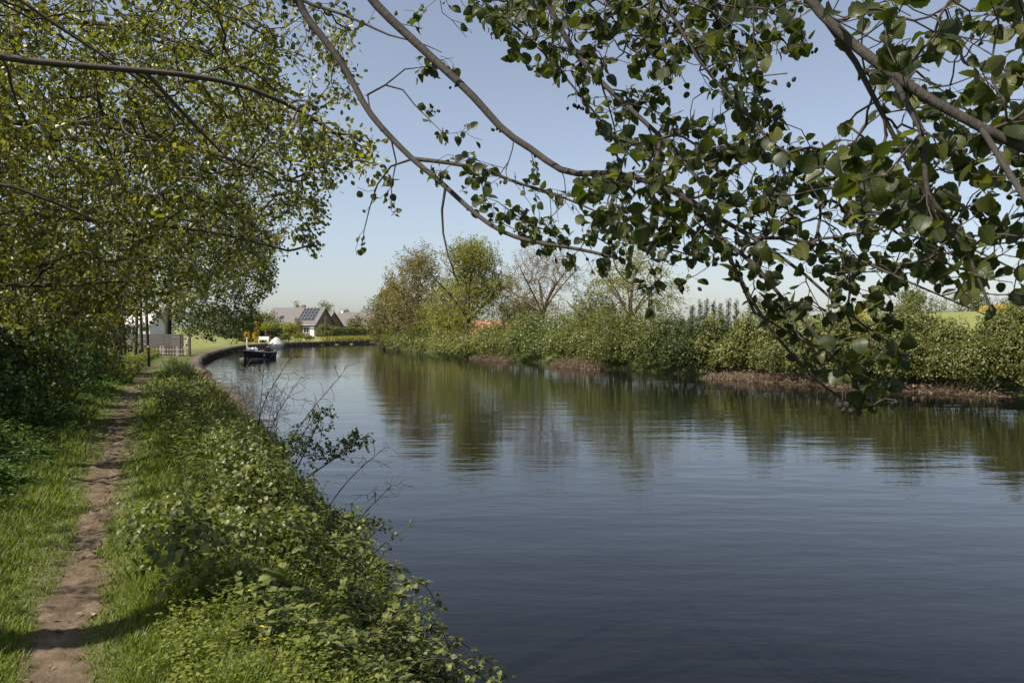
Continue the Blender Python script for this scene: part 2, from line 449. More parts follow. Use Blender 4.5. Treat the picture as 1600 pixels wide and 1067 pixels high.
# trodden earth path
pp = resample(PATHs, .07)
pp = pp[pp[:, 1] < 105]
t2 = nrm(np.gradient(pp, axis=0)); nn = np.stack([t2[:, 1], -t2[:, 0]], 1)
s = np.arange(len(pp)) * .07
wl = .13 + .05 * np.sin(s * 1.1) + .04 * np.sin(s * 2.7 + 1) + RNG.uniform(-.035, .035, len(s))
wr = .125 + .05 * np.sin(s * .9 + 2) + .04 * np.sin(s * 3.1) + RNG.uniform(-.035, .035, len(s))
thin = 1 - .38 * sstep(9, 20, pp[:, 1]) - .25 * sstep(24, 40, pp[:, 1]); wl, wr = wl * thin, wr * thin
cols = np.linspace(-1, 1, 9)
PV = []
for c in cols:
    off = np.where(c < 0, c * wl, c * wr)
    q = pp + nn * off[:, None]
    z = ground(q[:, 0], q[:, 1]) + .012 - .012 * abs(c) ** 4 + .014 * wob(q[:, 0], q[:, 1], 9, 3) + .012 * wob(q[:, 0], q[:, 1], 23, 5) + RNG.uniform(-.009, .009, len(q)) * (abs(c) < .9)
    PV.append(np.c_[q, z])
PV = np.stack(PV, 1)
k = len(cols); i, j = np.meshgrid(np.arange(len(pp) - 1), np.arange(k - 1), indexing='ij')
q = np.stack([i * k + j, i * k + j + 1, (i + 1) * k + j + 1, (i + 1) * k + j], -1).reshape(-1, 4)
m_path = solid('trodden earth', [(.25, (.055,.039,.024)), (.5, (.105,.077,.05)), (.7, (.165,.125,.084))], 7, .95, .9, 26, spec=.15, detail=8)
tag(MB().add(PV.reshape(-1, 3), [q]).build('path', m_path), kind='structure')

# the river
def water_material():
    m, nt, b, _ = new_mat('river water')
    b.inputs['Base Color'].default_value = (.0028, .0028, .0026, 1)
    b.inputs['Roughness'].default_value = .035
    b.inputs['IOR'].default_value = 1.333
    n_big = noise(nt, 1.0, 2, .5, mapscale=(.30, .85, 1))
    n_mid = noise(nt, 1.0, 3, .55, mapscale=(1.1, 3.0, 1))
    n_small = noise(nt, 1.0, 2, .5, mapscale=(4.5, 11, 1))
    gust = noise(nt, 1.0, 2, .5, mapscale=(.035, .06, 1))
    a1 = nt.nodes.new('ShaderNodeMath'); a1.operation = 'MULTIPLY_ADD'; a1.inputs[1].default_value = .40
    nt.links.new(n_mid.outputs[0], a1.inputs[0])
    nt.links.new(n_big.outputs[0], a1.inputs[2])
    a2 = nt.nodes.new('ShaderNodeMath'); a2.operation = 'MULTIPLY_ADD'; a2.inputs[1].default_value = .05
    nt.links.new(n_small.outputs[0], a2.inputs[0]); nt.links.new(a1.outputs[0], a2.inputs[2])
    gr = nt.nodes.new('ShaderNodeMapRange'); gr.inputs['From Min'].default_value = .35; gr.inputs['From Max'].default_value = .65
    gr.inputs['To Min'].default_value = .38; gr.inputs['To Max'].default_value = 1.0
    nt.links.new(gust.outputs[0], gr.inputs['Value'])
    bp = nt.nodes.new('ShaderNodeBump'); bp.inputs['Distance'].default_value = .021
    nt.links.new(gr.outputs[0], bp.inputs['Strength'])
    nt.links.new(a2.outputs[0], bp.inputs['Height']); nt.links.new(bp.outputs[0], b.inputs['Normal'])
    return m
M['water'] = water_material()
tag(MB().add([(-80,-100,0),(220,-100,0),(220,240,0),(-80,240,0)], [[[0,1,2,3]]]).build('river_water', M['water']), kind='structure')

# timber edging of the left bank beyond the reeds: piles and boards that can hardly be told apart
eb = resample(LBs, .5)
eb = eb[(eb[:, 1] > 36) & (eb[:, 1] < 141)]
t2 = nrm(np.gradient(eb, axis=0)); nn = np.stack([t2[:, 1], -t2[:, 0]], 1)      # towards the water
mb = MB()
ztop = ground(*(eb - nn * .8).T) + .03
prof = [(-.55, .0), (-.02, .02), (.06, -.02), (.10, -.9)]
EV = np.stack([np.c_[eb + nn * o, (ztop + h) if h > -.5 else np.full(len(eb), -.5)] for o, h in prof], 1)
k = 4; i, j = np.meshgrid(np.arange(len(eb) - 1), np.arange(k - 1), indexing='ij')
mb.add(EV.reshape(-1, 3), [np.stack([i * k + j, i * k + j + 1, (i + 1) * k + j + 1, (i + 1) * k + j], -1).reshape(-1, 4)])
for p, n, z in zip(eb[::3], nn[::3], ztop[::3]):
    mb.box((p[0] + n[0] * .15, p[1] + n[1] * .15, z / 2 - .2), (.13, .13, z + .4 + RNG.uniform(-.05, .06)))
tag(mb.build('bank_edging', M['quay_wood'], smooth=False), kind='structure')

# ---------------------------------------------------------------- growing trees
class Skel:
    def __init__(self, seed):
        self.rng = np.random.default_rng(seed)
        self.pos, self.par, self.rf, self.limb = [], [], [], []
        self.nl = 0
    def polyline(self, pts, r0, r1, step=.25, parent=-1, limb=True):
        pts = smooth_poly(np.array(pts, float), 3)
        q = resample(pts, step)
        if parent >= 0: q = q[1:]
        n = len(q); rr = np.linspace(r0, r1, n)
        idx = []
        for k in range(n):
            self.pos.append(q[k]); self.par.append(parent); self.rf.append(rr[k]); self.limb.append(self.nl if limb else -1)
            parent = len(self.pos) - 1; idx.append(parent)
        self.nl += 1
        return idx
    def nearest(self, p):
        return int(np.argmin(np.linalg.norm(np.array(self.pos) - np.array(p), axis=1)))
    def attach(self, targets, step=.3, droop=.06, curve=.35, forward=.7, jit=.06, origin=None, avoid=0):
        rng = self.rng
        targets = np.asarray(targets)
        o = np.array(self.pos[0] if origin is None else origin)
        P0 = np.array(self.pos)
        dmin = np.full(len(targets), 1e9)
        for p in P0: dmin = np.minimum(dmin, np.linalg.norm(targets - p, axis=1))
        targets = targets[np.argsort(dmin)]
        cap = len(self.pos) + len(targets) * 40 + 10
        A = np.zeros((cap, 3)); D = np.zeros((cap, 3)); n = len(self.pos)
        A[:n] = P0
        par = np.array(self.par)
        D[:n] = nrm(np.where((par >= 0)[:, None], P0 - P0[np.maximum(par, 0)], 0) + 1e-9)
        for t in targets:
            dv = t - A[avoid:n]; L = np.linalg.norm(dv, axis=1)
            cs = (dv * D[avoid:n]).sum(1) / np.maximum(L, 1e-6)
            k = int(np.argmin(L * (1 + forward * (1 - cs)))) + avoid
            L = np.linalg.norm(t - A[k])
            if L < .04: continue
            m = int(min(30, max(2, round(L / step))))
            p0 = A[k]; c = p0 + (D[k] * .75 + nrm(t - p0) * .25) * L * curve + np.array([0, 0, .05 * L])
            u = np.linspace(0, 1, m + 1)[1:, None]
            pts = (1 - u) ** 2 * p0 + 2 * u * (1 - u) * c + u ** 2 * t
            pts[:, 2] -= droop * L * u[:, 0] ** 2
            pts += rng.normal(size=pts.shape) * jit * min(step, L / m)
            for q in pts:
                A[n] = q; D[n] = nrm(q - A[k] + 1e-9)
                self.pos.append(q); self.par.append(k); self.rf.append(0); self.limb.append(-1)
                k = n; n += 1
    def radii(self, tip=.003, power=.5, rmax=9):
        n = len(self.pos); par = np.array(self.par)
        kids = np.bincount(par[par >= 0], minlength=n)
        cnt = np.where(kids == 0, 1.0, 0.0)
        for k in range(n - 1, -1, -1):
            if par[k] >= 0: cnt[par[k]] += cnt[k]
        r = np.minimum(tip * np.power(np.maximum(cnt, 1), power), rmax)
        rf = np.array(self.rf)
        r = np.where(rf > 0, rf, r)
        for k in range(n):                                          # no child thicker than its parent
            if par[k] >= 0 and rf[k] == 0: r[k] = min(r[k], r[par[k]])
        self.r = r; self.A = np.array(self.pos); self.P = par; self.kids = kids
        self.D = nrm(np.where((par >= 0)[:, None], self.A - self.A[np.maximum(par, 0)], np.array([0, 0, 1.0])) + 1e-9)
        return r
    def chains(self):
        n = len(self.pos)
        ch = [[] for _ in range(n)]
        roots = []
        for k in range(n):
            (ch[self.P[k]] if self.P[k] >= 0 else roots).append(k)
        out = []
        stack = [(k, -1) for k in roots]
        while stack:
            k, p = stack.pop()
            c = ([p] if p >= 0 else []) + [k]
            r = [min(self.r[p], self.r[k] * 1.15)] if p >= 0 else []
            r.append(self.r[k])
            lb = self.limb[k]
            while ch[k]:
                same = [q for q in ch[k] if self.limb[q] == lb and lb >= 0]
                nx = same[0] if same else (max(ch[k], key=lambda q: self.r[q]) if lb < 0 else -1)
                for q in ch[k]:
                    if q != nx: stack.append((q, k))
                if nx < 0: break
                k = nx; c.append(k); r.append(self.r[k])
            if len(c) > 1: out.append((c, r, lb))
        return out
    def tubes(self, mb, sel, sides):
        by = {}
        for c, r, lb in sel: by.setdefault(len(c), []).append((c, r))
        for L, lst in by.items():
            mb.tubes(self.A[np.array([c for c, _ in lst])], np.array([r for _, r in lst]), sides)

def leaf_spots(sk, rmax, per, rng, spread=.06, up=.7, droop=.25, reach=1.0):
    """leaf places along the thin wood"""
    k = np.where((sk.r <= rmax) & (sk.P >= 0))[0]
    k = np.repeat(k, per)
    if per < 1: pass
    u = rng.random(len(k))[:, None]
    base = sk.A[k] * u + sk.A[sk.P[k]] * (1 - u)
    out = rand_dir(len(k), rng)
    ax = nrm(sk.D[k] * .5 + out * .9 + np.array([0, 0, -droop]))
    no = nrm(rand_dir(len(k), rng) * .9 + np.array([0, 0, up]))
    pos = base + ax * spread * rng.random((len(k), 1)) * reach
    return pos, ax, no, k

def lumps_sample(lumps, n, rng, shell=2.2):
    """random places in a union of ellipsoids (cx,cy,cz,rx,ry,rz)"""
    L = np.array(lumps, float)
    vol = np.prod(L[:, 3:], axis=1) ** .8
    k = rng.choice(len(L), n, p=vol / vol.sum())
    r = rng.random(n) ** (1 / shell)
    return L[k, :3] + rand_dir(n, rng) * r[:, None] * L[k, 3:]

def poly_sample(poly, n, rng):
    poly = np.array(poly, float)
    lo, hi = poly.min(0), poly.max(0)
    out = []
    while len(out) < n:
        q = lo + rng.random((n * 2, 2)) * (hi - lo)
        c = np.zeros(len(q), bool)
        for a, b in zip(poly, np.roll(poly, -1, 0)):
            if a[1] == b[1]: continue
            c ^= ((a[1] > q[:, 1]) != (b[1] > q[:, 1])) & (q[:, 0] < (b[0] - a[0]) * (q[:, 1] - a[1]) / (b[1] - a[1]) + a[0])
        out.extend(q[c])
    return np.array(out[:n])

def tree(name, label, base, targets, trunk_top, limbs=(), r0=.15, tip=.004, power=.45, leafmat='far_leaf', leaf=.09, per=6, rleaf=None,
         tmpl=LEAF_LO, bark='bark', seed=1, step=.35, droop=.06, group=None, cat='tree', spread=.15, up=.6, tint=(.1, .9), twig_sides=3, forward=.7, tintfn=None, lean=None):
    base = np.array(base, float)
    rng = np.random.default_rng(seed)
    root = empty(name, base, 0, label, cat, group)
    sk = Skel(seed)
    top = np.array(trunk_top, float)
    mid = base * .5 + top * .5 + np.array([rng.normal() * .15, rng.normal() * .15, 0])
    sk.polyline([base - np.array([0, 0, .15]), mid, top], r0, r0 * .45, step=.3)
    for lm in limbs:
        par = sk.nearest(lm[0])
        sk.polyline([sk.pos[par]] + [np.array(p, float) for p in lm[1:-1]], lm[-1], lm[-1] * .4, step=.3, parent=par)
    sk.attach(targets, step=step, droop=droop, forward=forward, avoid=max(2, int(.12 * len(sk.pos))))
    sk.radii(tip, power, r0 * .6)
    ch = sk.chains()
    mt = MB(); sk.tubes(mt, [c for c in ch if c[2] == 0], 8); mt.build('trunk', M[bark], root)
    ml = MB(); sk.tubes(ml, [c for c in ch if c[2] > 0], 6)
    sk.tubes(ml, [c for c in ch if c[2] < 0 and max(c[1]) > tip * 3], 4)
    sk.tubes(ml, [c for c in ch if c[2] < 0 and max(c[1]) <= tip * 3], twig_sides)
    ml.build('branches', M[bark], root, kind='stuff')
    pos, ax, no, _ = leaf_spots(sk, rleaf or tip * 2.2, per, rng, spread, up)
    f = 2.2 / max(leaf * 5, .42)
    cl = wob(pos[:, 0] * f, pos[:, 1] * f + pos[:, 2] * f * .7, 2.0, seed) + wob(pos[:, 2] * f, pos[:, 0] * f - pos[:, 1] * f, 1.7, seed + 3)
    kp = rng.random(len(pos)) < .10 + .90 * sstep(-.5, .32, cl)
    pos, ax, no = pos[kp], ax[kp], no[kp]
    tn = np.clip(rng.normal(.45, .25, len(pos)), tint[0], tint[1])
    mc = MB(); mc.leaves(pos, ax, no, leaf * rng.uniform(.65, 1.2, len(pos)), tmpl, tn)
    mc.build('crown', M[leafmat], root, kind='stuff')
    return root, len(pos)

def gz1(x, y):
    return float(ground(np.array([float(x)]), np.array([float(y)]))[0])

NLEAF = {}
def band(poly, d0, d1, n, seed):
    rng = np.random.default_rng(seed)
    q = poly_sample(poly, n, rng)
    return P(q[:, 0], q[:, 1], rng.uniform(d0, d1, n))

# ---------------------------------------------------------------- the alder row along the left of the path
tree('alder_tree', 'alder nearest on the left, its long dark limb reaching across the top left corner', (-7.6, 7.6, gz1(-7.6, 7.6)),
     np.r_[band([(-250,-120),(330,-120),(430,40),(440,170),(360,260),(280,340),(60,400),(-250,420)], 8.3, 11.0, 1500, 3),
           band([(420,120),(590,225),(585,262),(470,250)], 7.2, 8.6, 60, 4),
           band([(380,-60),(560,40),(560,150),(430,210),(400,60)], 9.0, 11.0, 110, 6),
           np.random.default_rng(6).uniform(0, 1, (460, 3)) * np.array([4.5, 5.8, 3.0]) + np.array([-9.4, 2.6, 3.9])],  # extra foliage, mostly out of view, added to dapple the path with shade
     (-7.0, 8.2, 7.6),
     limbs=[[(-7.4,7.8,4.6), P(-120,60,7.0), P(0,92,7.2), P(150,105,7.4), P(300,117,7.7), P(400,138,8.0), P(500,190,8.3), P(565,240,8.5), .045],
            [(-7.4,7.8,5.4), P(-100,-80,7.6), P(40,5,7.8), P(110,55,8.0), P(190,105,8.2), P(250,150,8.4), .03],
            [P(225,110,7.5), P(280,170,7.8), P(330,225,8.0), P(370,262,8.2), .018],
            [(-7.4,7.8,3.6), P(-150,260,6.8), P(0,285,7.0), P(70,310,7.2), P(150,345,7.5), .03],
            [(-7.2,8.0,6.4), P(-60,-240,8), P(150,-200,8.2), P(330,-150,8.6), .04]],
     r0=.17, tip=.0050, power=.42, leafmat='alder_far', leaf=.066, per=9, tmpl=LEAF_MID, seed=5, bark='alder_twig', step=.30, spread=.16, group='alders along the towpath')
tree('alder_tree', 'second alder left of the path, dense leafy crown behind the long dark limb', (-10.0, 12.5, gz1(-10.0, 12.5)),
     np.r_[band([(-200,-60),(330,-60),(440,60),(440,200),(420,330),(430,410),(300,450),(150,500),(-200,520)], 10.5, 14.5, 1900, 13),
           band([(440,300),(510,300),(505,410),(445,380)], 12, 14, 40, 14), band([(400,180),(570,230),(560,270),(500,330),(420,330)], 11.5, 14, 110, 17), np.random.default_rng(16).uniform(0, 1, (320, 3)) * np.array([4.2, 5, 3.5]) + np.array([-13.5, 8.6, 4.0])],  # the last box is unseen foliage, added to shade the path farther along
     (-9.3, 13.4, 9.3),
     limbs=[[(-9.8,12.9,4.6), P(0,330,12.5), P(150,345,12.8), P(330,360,13), P(450,392,13.3), .05],
            [(-9.8,12.9,5.6), P(60,180,12.5), P(260,215,13), P(420,270,13.4), .05],
            [(-9.6,13,7.0), P(120,20,12.5), P(330,80,13), P(470,150,13.4), .05],
            [(-9.8,12.9,3.4), P(-60,440,12), P(60,450,12.4), P(190,440,12.8), .035]],
     r0=.2, tip=.0062, power=.42, leafmat='alder_far', leaf=.080, per=9, tmpl=LEAF_MID, seed=15, bark='alder_twig', step=.4, spread=.2, group='alders along the towpath')
tree('alder_tree', 'third alder left of the path, lower branches over the dark bushes', (-13.6, 19.5, gz1(-13.6, 19.5)),
     band([(-150,50),(400,50),(430,200),(430,330),(410,430),(330,455),(200,470),(120,540),(-150,570)], 17, 22, 1600, 23),
     (-12.6, 20.5, 10.5),
     limbs=[[(-13.4,20,5.2), P(160,330,19.5), P(320,345,20), P(430,385,20.5), .06],
            [(-13.2,20.2,7), P(200,200,20), P(350,240,20.5), P(455,300,21), .06],
            [(-13.5,19.8,3.6), P(60,440,18.5), P(180,430,18.5), .04]],
     r0=.2, tip=.006, power=.42, leafmat='alder_far', leaf=.105, per=8, seed=25, bark='alder_twig', step=.5, spread=.25, group='alders along the towpath')
tree('alder_tree', 'fourth alder left of the path, small bright leaves above the fence', (-19.6, 29, gz1(-19.6, 29)),
     np.r_[band([(130,450),(300,450),(290,497),(135,505)], 27, 32, 110, 34), band([(-40,150),(400,150),(470,300),(450,390),(400,450),(300,462),(150,475),(100,530),(-40,540)], 26, 33, 1500, 33)],
     (-18.3, 30.5, 10.5),
     limbs=[[(-19,29.6,5.4), P(200,350,30), P(330,370,30.5), P(425,410,31), .07], [(-19,29.8,7), P(220,250,31), P(400,300,31), .06]],
     r0=.22, tip=.008, power=.42, leafmat='alder_far', leaf=.145, per=8, seed=35, bark='alder_twig', step=.7, spread=.3, group='alders along the towpath')
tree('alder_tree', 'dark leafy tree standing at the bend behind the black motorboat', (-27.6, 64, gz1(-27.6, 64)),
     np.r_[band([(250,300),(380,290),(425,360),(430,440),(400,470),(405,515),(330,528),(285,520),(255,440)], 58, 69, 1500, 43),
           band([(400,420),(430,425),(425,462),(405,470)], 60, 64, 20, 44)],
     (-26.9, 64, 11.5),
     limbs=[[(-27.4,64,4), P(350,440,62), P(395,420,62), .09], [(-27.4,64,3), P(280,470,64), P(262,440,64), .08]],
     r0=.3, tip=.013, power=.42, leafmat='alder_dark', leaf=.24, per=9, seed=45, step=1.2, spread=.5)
for k, (px, dep, hh, ww, lab) in enumerate([(-10, 13.5, 4.2, 3.4, 'bushy low tree at the left edge reaching from the nettles up into the alders'),
                                        (62, 19, 4.4, 3.6, 'bushy low tree filling the gap behind the left edge bushes'),
                                        (100, 26, 4.6, 3.8, 'bushy low tree left of the thin trunks, small bright leaves'),
                                        (128, 34, 5.0, 4.2, 'farthest bushy low tree just left of the white building')]):
    p = P(px, 500, dep); g = gz1(p[0], dep); rr_ = np.random.default_rng(90 + k)
    lp = [(p[0] + rr_.normal() * ww * .26, dep + rr_.normal() * ww * .3, g + hh * rr_.uniform(.25, .85), ww * .22, ww * .22, ww * .22) for _ in range(16)]
    tree('hazel_tree', lab, (p[0], dep, g), lumps_sample(lp, 620, rr_), (p[0] + .2, dep, g + hh * .7), r0=.07, tip=.004, power=.42, leafmat='alder_far',
         leaf=.07 + .0022 * dep, per=7, seed=95 + k, step=.35, spread=.2, tmpl=LEAF_MID if k == 0 else LEAF_LO, group='low trees left of the path', bark='alder_twig')
for k, (px, dep, hh) in enumerate([(150,40,8),(190,41,8.6),(196,45,9),(210,43,8.8),(222,47,9),(232,44,9)]):
    p = P(px, 500, dep); g = gz1(p[0], dep)
    tree('slender_tree', ['leftmost thin trunk before the white building', 'thickest of the thin trunks before the white building', 'thin trunk just right of the thickest one before the white building', 'thin trunk in the middle of the row before the white building', 'second thin trunk from the right before the white building', 'rightmost thin trunk before the white building'][k], (p[0], dep, g),
         np.array([p[0], dep, g + hh * .75]) + RNG.normal(size=(90, 3)) * np.array([1.1, 1.1, 1.4]),
         (p[0] + RNG.normal() * .15, dep, g + hh * .95), r0=.10, tip=.009, leafmat='alder_far', leaf=.17, per=5, seed=60 + k, step=.6, spread=.3,
         group='slender trees before the white building')

# ---------------------------------------------------------------- the alder that overhangs the camera
def overhang():
    rng = np.random.default_rng(77)
    base = np.array([-4.5, 2.9, gz1(-4.5, 2.9)])
    root = empty('alder_tree', base, 0, 'overhanging alder whose drooping leafy branches hang across the sky over the river', 'tree')
    sk = Skel(78)
    sk.polyline([base - np.array([0,0,.2]), (-4.4,2.9,3.4), (-4.1,3.1,5.4), (-3.9,3.2,8)], .2, .08, .25)
    def limb(pts, r0, r1, at=None, step=.12):
        pts = [np.array(p, float) for p in pts]
        par = sk.nearest(pts[0] if at is None else at)
        sk.polyline([sk.pos[par]] + pts[(1 if at is None else 0):], r0, r1, step, parent=par)
    def px(l): return [P(a, b, c) for a, b, c in l]
    # two long limbs that sweep down from the upper left
    limb([(-4.25,3.0,4.4), (-3.0,4.6,5.5)] + px([(455,-40,5.7),(470,18,5.7),(508,62,5.65),(545,115,5.6),(572,172,5.5),(612,217,5.4),(652,256,5.3),(692,287,5.15),(732,326,5.0),(780,362,4.8),(832,379,4.6),(900,388,4.4),(960,402,4.2)]), .05, .008)
    limb([(-4.15,3.1,5.0), (-2.3,3.9,5.7)] + px([(552,-40,4.7),(588,10,4.65),(640,58,4.6),(692,106,4.5),(742,152,4.4),(786,206,4.3),(836,236,4.2),(868,263,4.1),(902,274,4.0),(960,268,3.8),(1020,286,3.6),(1064,303,3.5),(1120,340,3.35),(1180,372,3.2)]), .05, .009)
    limb([(-4.2,3.0,4.8), (-3.0,4.6,5.9)] + px([(420,-30,6.2),(478,6,6.2),(530,20,6.1),(575,40,6.0),(612,58,5.9),(650,64,5.8),(690,82,5.7)]), .05, .003)
    limb(px([(640,244,5.3),(700,254,5.2),(762,266,5.0),(806,286,4.8),(866,302,4.6),(930,330,4.4)]), .014, .005)
    limb(px([(572,172,5.5),(571,155,5.5),(577,143,5.5),(590,136,5.5),(606,132,5.5),(620,134,5.48),(632,142,5.46),(640,154,5.45),(650,167,5.43),(664,178,5.4),(676,196,5.38),(690,206,5.36)]), .008, .002)
    limb(px([(603,132,5.5),(606,120,5.5),(620,114,5.5),(634,108,5.45),(650,100,5.4),(672,104,5.38)]), .005, .0018)
    limb(px([(690,285,5.15),(689,330,5.15),(694,382,5.1),(713,438,5.05),(727,466,5.0)]), .008, .002)
    limb(px([(640,250,5.3),(600,262,5.35),(585,300,5.4),(570,350,5.4),(564,395,5.4)]), .007, .002)
    limb(px([(612,217,5.4),(622,250,5.4),(610,290,5.45),(612,330,5.45)]), .005, .002)
    # limbs that come over the top of the view
    limb([(-4.0,3.15,5.8), (-2,2.5,6.3), (-.6,2.9,5.4)] + px([(836,-40,3.6),(880,58,3.55),(922,112,3.5),(962,150,3.4),(1002,186,3.3),(1042,222,3.2),(1078,266,3.1),(1110,300,3.0)]), .04, .007)
    limb([(-3.95,3.2,6.3), (-1.8,1.3,6.4), (.1,1.6,5.0)] + px([(1222,-50,2.1),(1285,24,2.0),(1332,70,1.95),(1392,116,1.9),(1452,156,1.86),(1524,196,1.8),(1640,252,1.75),(1800,310,1.7)]), .034, .010)
    limb(px([(1290,30,2.0),(1336,92,2.0),(1364,150,2.0),(1392,204,2.0),(1424,268,2.0),(1450,300,2.0),(1470,350,2.0)]), .0075, .003)
    limb(px([(1420,136,1.9),(1445,200,1.85),(1440,262,1.85),(1455,330,1.8),(1520,400,1.8),(1552,450,1.75),(1550,486,1.75)]), .007, .003)
    limb(px([(1520,196,1.8),(1517,220,1.77),(1523,250,1.73),(1545,288,1.68),(1580,322,1.62),(1625,348,1.58)]), .006, .003)
    limb(px([(1042,222,3.2),(1020,290,3.1),(1068,300,3.05),(1108,348,3.0),(1150,420,2.95),(1180,482,2.9),(1230,550,2.85),(1284,596,2.8),(1312,634,2.8),(1358,641,2.8),(1402,628,2.8)]), .010, .003)
    limb(px([(1108,348,3.0),(1170,402,2.9),(1226,470,2.85),(1288,538,2.8),(1332,592,2.75)]), .008, .0025)
    limb(px([(1120,340,3.3),(1190,380,3.1),(1262,430,3.0),(1322,490,2.9),(1404,545,2.85)]), .008, .0025)
    limb(px([(1180,372,3.2),(1250,372,3.0),(1330,400,2.8),(1400,432,2.6),(1470,462,2.5),(1540,492,2.4)]), .007, .002)
    limb(px([(1150,420,2.95),(1160,470,2.95),(1210,520,2.9),(1250,530,2.9)]), .006, .002)
    limb([P(1010,-40,3.2)] + px([(1010,-40,3.2),(1060,40,3.1),(1100,110,3.05),(1160,170,3.0),(1215,235,2.9),(1290,290,2.8),(1360,330,2.7)]), .011, .004, at=(-.6,2.9,5.4))
    limb([P(1178,-40,2.6)] + px([(1178,-40,2.6),(1176,60,2.6),(1184,140,2.6),(1230,115,2.5)]), .007, .002, at=(.1,1.6,5.0))
    limb([P(700,-60,4.2)] + px([(700,-60,4.2),(760,10,4.1),(830,60,4.0),(900,140,3.9),(960,215,3.8),(1000,260,3.7)]), .011, .004, at=(-2.3,3.9,5.7))
    n0 = 0
    T = []
    def region(poly, d0, d1, n, seed): T.append(band(poly, d0, d1, n, seed))
    region([(600,-30),(760,-30),(770,50),(700,120),(640,40)], 4.2, 4.9, 16, 1)
    region([(700,-40),(1290,-40),(1190,110),(1250,190),(1110,260),(980,240),(880,150),(780,70)], 3.0, 4.6, 470, 2)
    region([(650,-50),(1290,-50),(1260,90),(1000,110),(820,70)], 2.8, 4.4, 290, 22)
    region([(1290,-40),(1660,-40),(1700,470),(1520,455),(1400,360),(1260,260),(1330,180),(1330,60)], 1.75, 3.0, 420, 3)
    region([(900,285),(1050,190),(1300,220),(1450,290),(1500,440),(1300,430),(1160,420),(1010,380),(930,340)], 2.6, 4.0, 520, 4)
    region([(640,255),(760,235),(960,320),(1060,390),(1020,480),(930,430),(850,400),(760,330)], 4.0, 5.2, 180, 5)
    region([(560,265),(612,260),(628,330),(600,385),(556,400)], 5.2, 5.6, 12, 6)
    region([(1140,420),(1390,430),(1420,560),(1390,640),(1320,640),(1270,560),(1190,480)], 2.6, 3.1, 95, 7)
    region([(420,-40),(600,-40),(600,60),(540,150),(470,110),(430,50)], 5.8, 6.8, 34, 8)
    region([(1040,370),(1100,380),(1105,430),(1060,440)], 3.0, 3.4, 7, 10)
    region([(650,150),(740,180),(760,230),(690,240)], 5.2, 5.5, 16, 9)
    region([(630,85),(700,90),(700,125),(640,120)], 5.3, 5.5, 7, 19)
    T.append(rng.uniform(0, 1, (150, 3)) * np.array([2.4, 3.2, 2.6]) + np.array([-5.4, 1.2, 5.6]))  # canopy foliage out of view, added to throw dappled shade on path and bank
    sk.attach(np.concatenate(T), step=.13, droop=.10, forward=.6, avoid=10, jit=.10)
    sk.radii(.0016, .42, .02)
    ch = sk.chains()
    mt = MB(); sk.tubes(mt, [c for c in ch if c[2] == 0], 12); mt.build('trunk', M['bark'], root)
    for c in ch:
        if c[2] > 0:
            ml = MB(); sk.tubes(ml, [c], 9); ml.build('limb', M['bark'], root)
    mw = MB(); sk.tubes(mw, [c for c in ch if c[2] < 0], 5); mw.build('twigs', M['twig'], root, kind='stuff')
    pos, ax, no, k = leaf_spots(sk, .0024, 3, rng, .03, .75, .35)
    keep = rng.random(len(pos)) < .56 + .4 * np.sin(pos[:, 0] * 5) * np.sin(pos[:, 2] * 6 + pos[:, 1] * 3)
    pos, ax, no = pos[keep], ax[keep], no[keep]
    size = .052 * rng.uniform(.38, 1.3, len(pos))
    q = pix(pos)
    # a leaf hard in front of the lens would hide everything: none grows closer than a metre
    ok = (q[:, 2] > 1.15) | (q[:, 1] < -200)
    pos, ax, no, size, q = pos[ok], ax[ok], no[ok], size[ok], q[ok]
    # petioles
    mp = MB(); mp.tubes(np.stack([pos - ax * .022, pos + ax * .004], 1), np.full((len(pos), 2), .0007), 3); mp.build('leaf_stalks', M['twig'], root, kind='stuff')
    vis = (q[:, 0] > -10) & (q[:, 0] < 1610) & (q[:, 1] > -10) & (q[:, 1] < 700) & (q[:, 2] > 0)
    score = np.where(vis, size / np.maximum(q[:, 2], .1), 0)
    order = np.argsort(-score)
    big, rest = order[:300], order[300:]
    tn = np.clip(rng.normal(.42, .26, len(pos)), .02, .98)
    TM = [LEAF_HI, LEAF_HI2, LEAF_HI3, LEAF_HI4]
    mr = MB()
    for v in range(4):
        s = rest[v::4]; mr.leaves(pos[s], ax[s], no[s], size[s], TM[v], tn[s])
    mr.build('crown', M['alder'], root, kind='stuff')
    var = []
    for v in range(4):
        for tt in (.15, .4, .65, .9):
            b = MB(); tv, tf = TM[v]; b.add(tv, tf, tt, tv); var.append(b.mesh('leaf', M['alder']))
    inv = M4(root).inverted()
    for a in big:
        y = Vector(ax[a]).normalized(); x = y.cross(Vector(no[a])).normalized(); z = x.cross(y)
        mtx = Matrix((x, y, z)).transposed().to_4x4()
        o = bpy.data.objects.new('leaf', var[int(rng.integers(4)) * 4 + min(3, int(tn[a] * 4))])
        COL.objects.link(o); o.parent = root
        o.matrix_basis = inv @ Matrix.Translation(Vector(pos[a])) @ mtx @ Matrix.Scale(size[a], 4)
    # last year's cones hang in little bunches
    t = np.linspace(0, 1, 6); pr = .36 * np.sin(np.pi * (t * .92 + .04)) ** .7
    cb = MB().tubes([np.c_[0*t, 0*t, -t]], [pr * (1 + .12 * (np.arange(6) % 2))], 7, cap=True)
    cone = cb.mesh('alder_cone', M['cone'], False)
    A = sk.A; qa = pix(A)
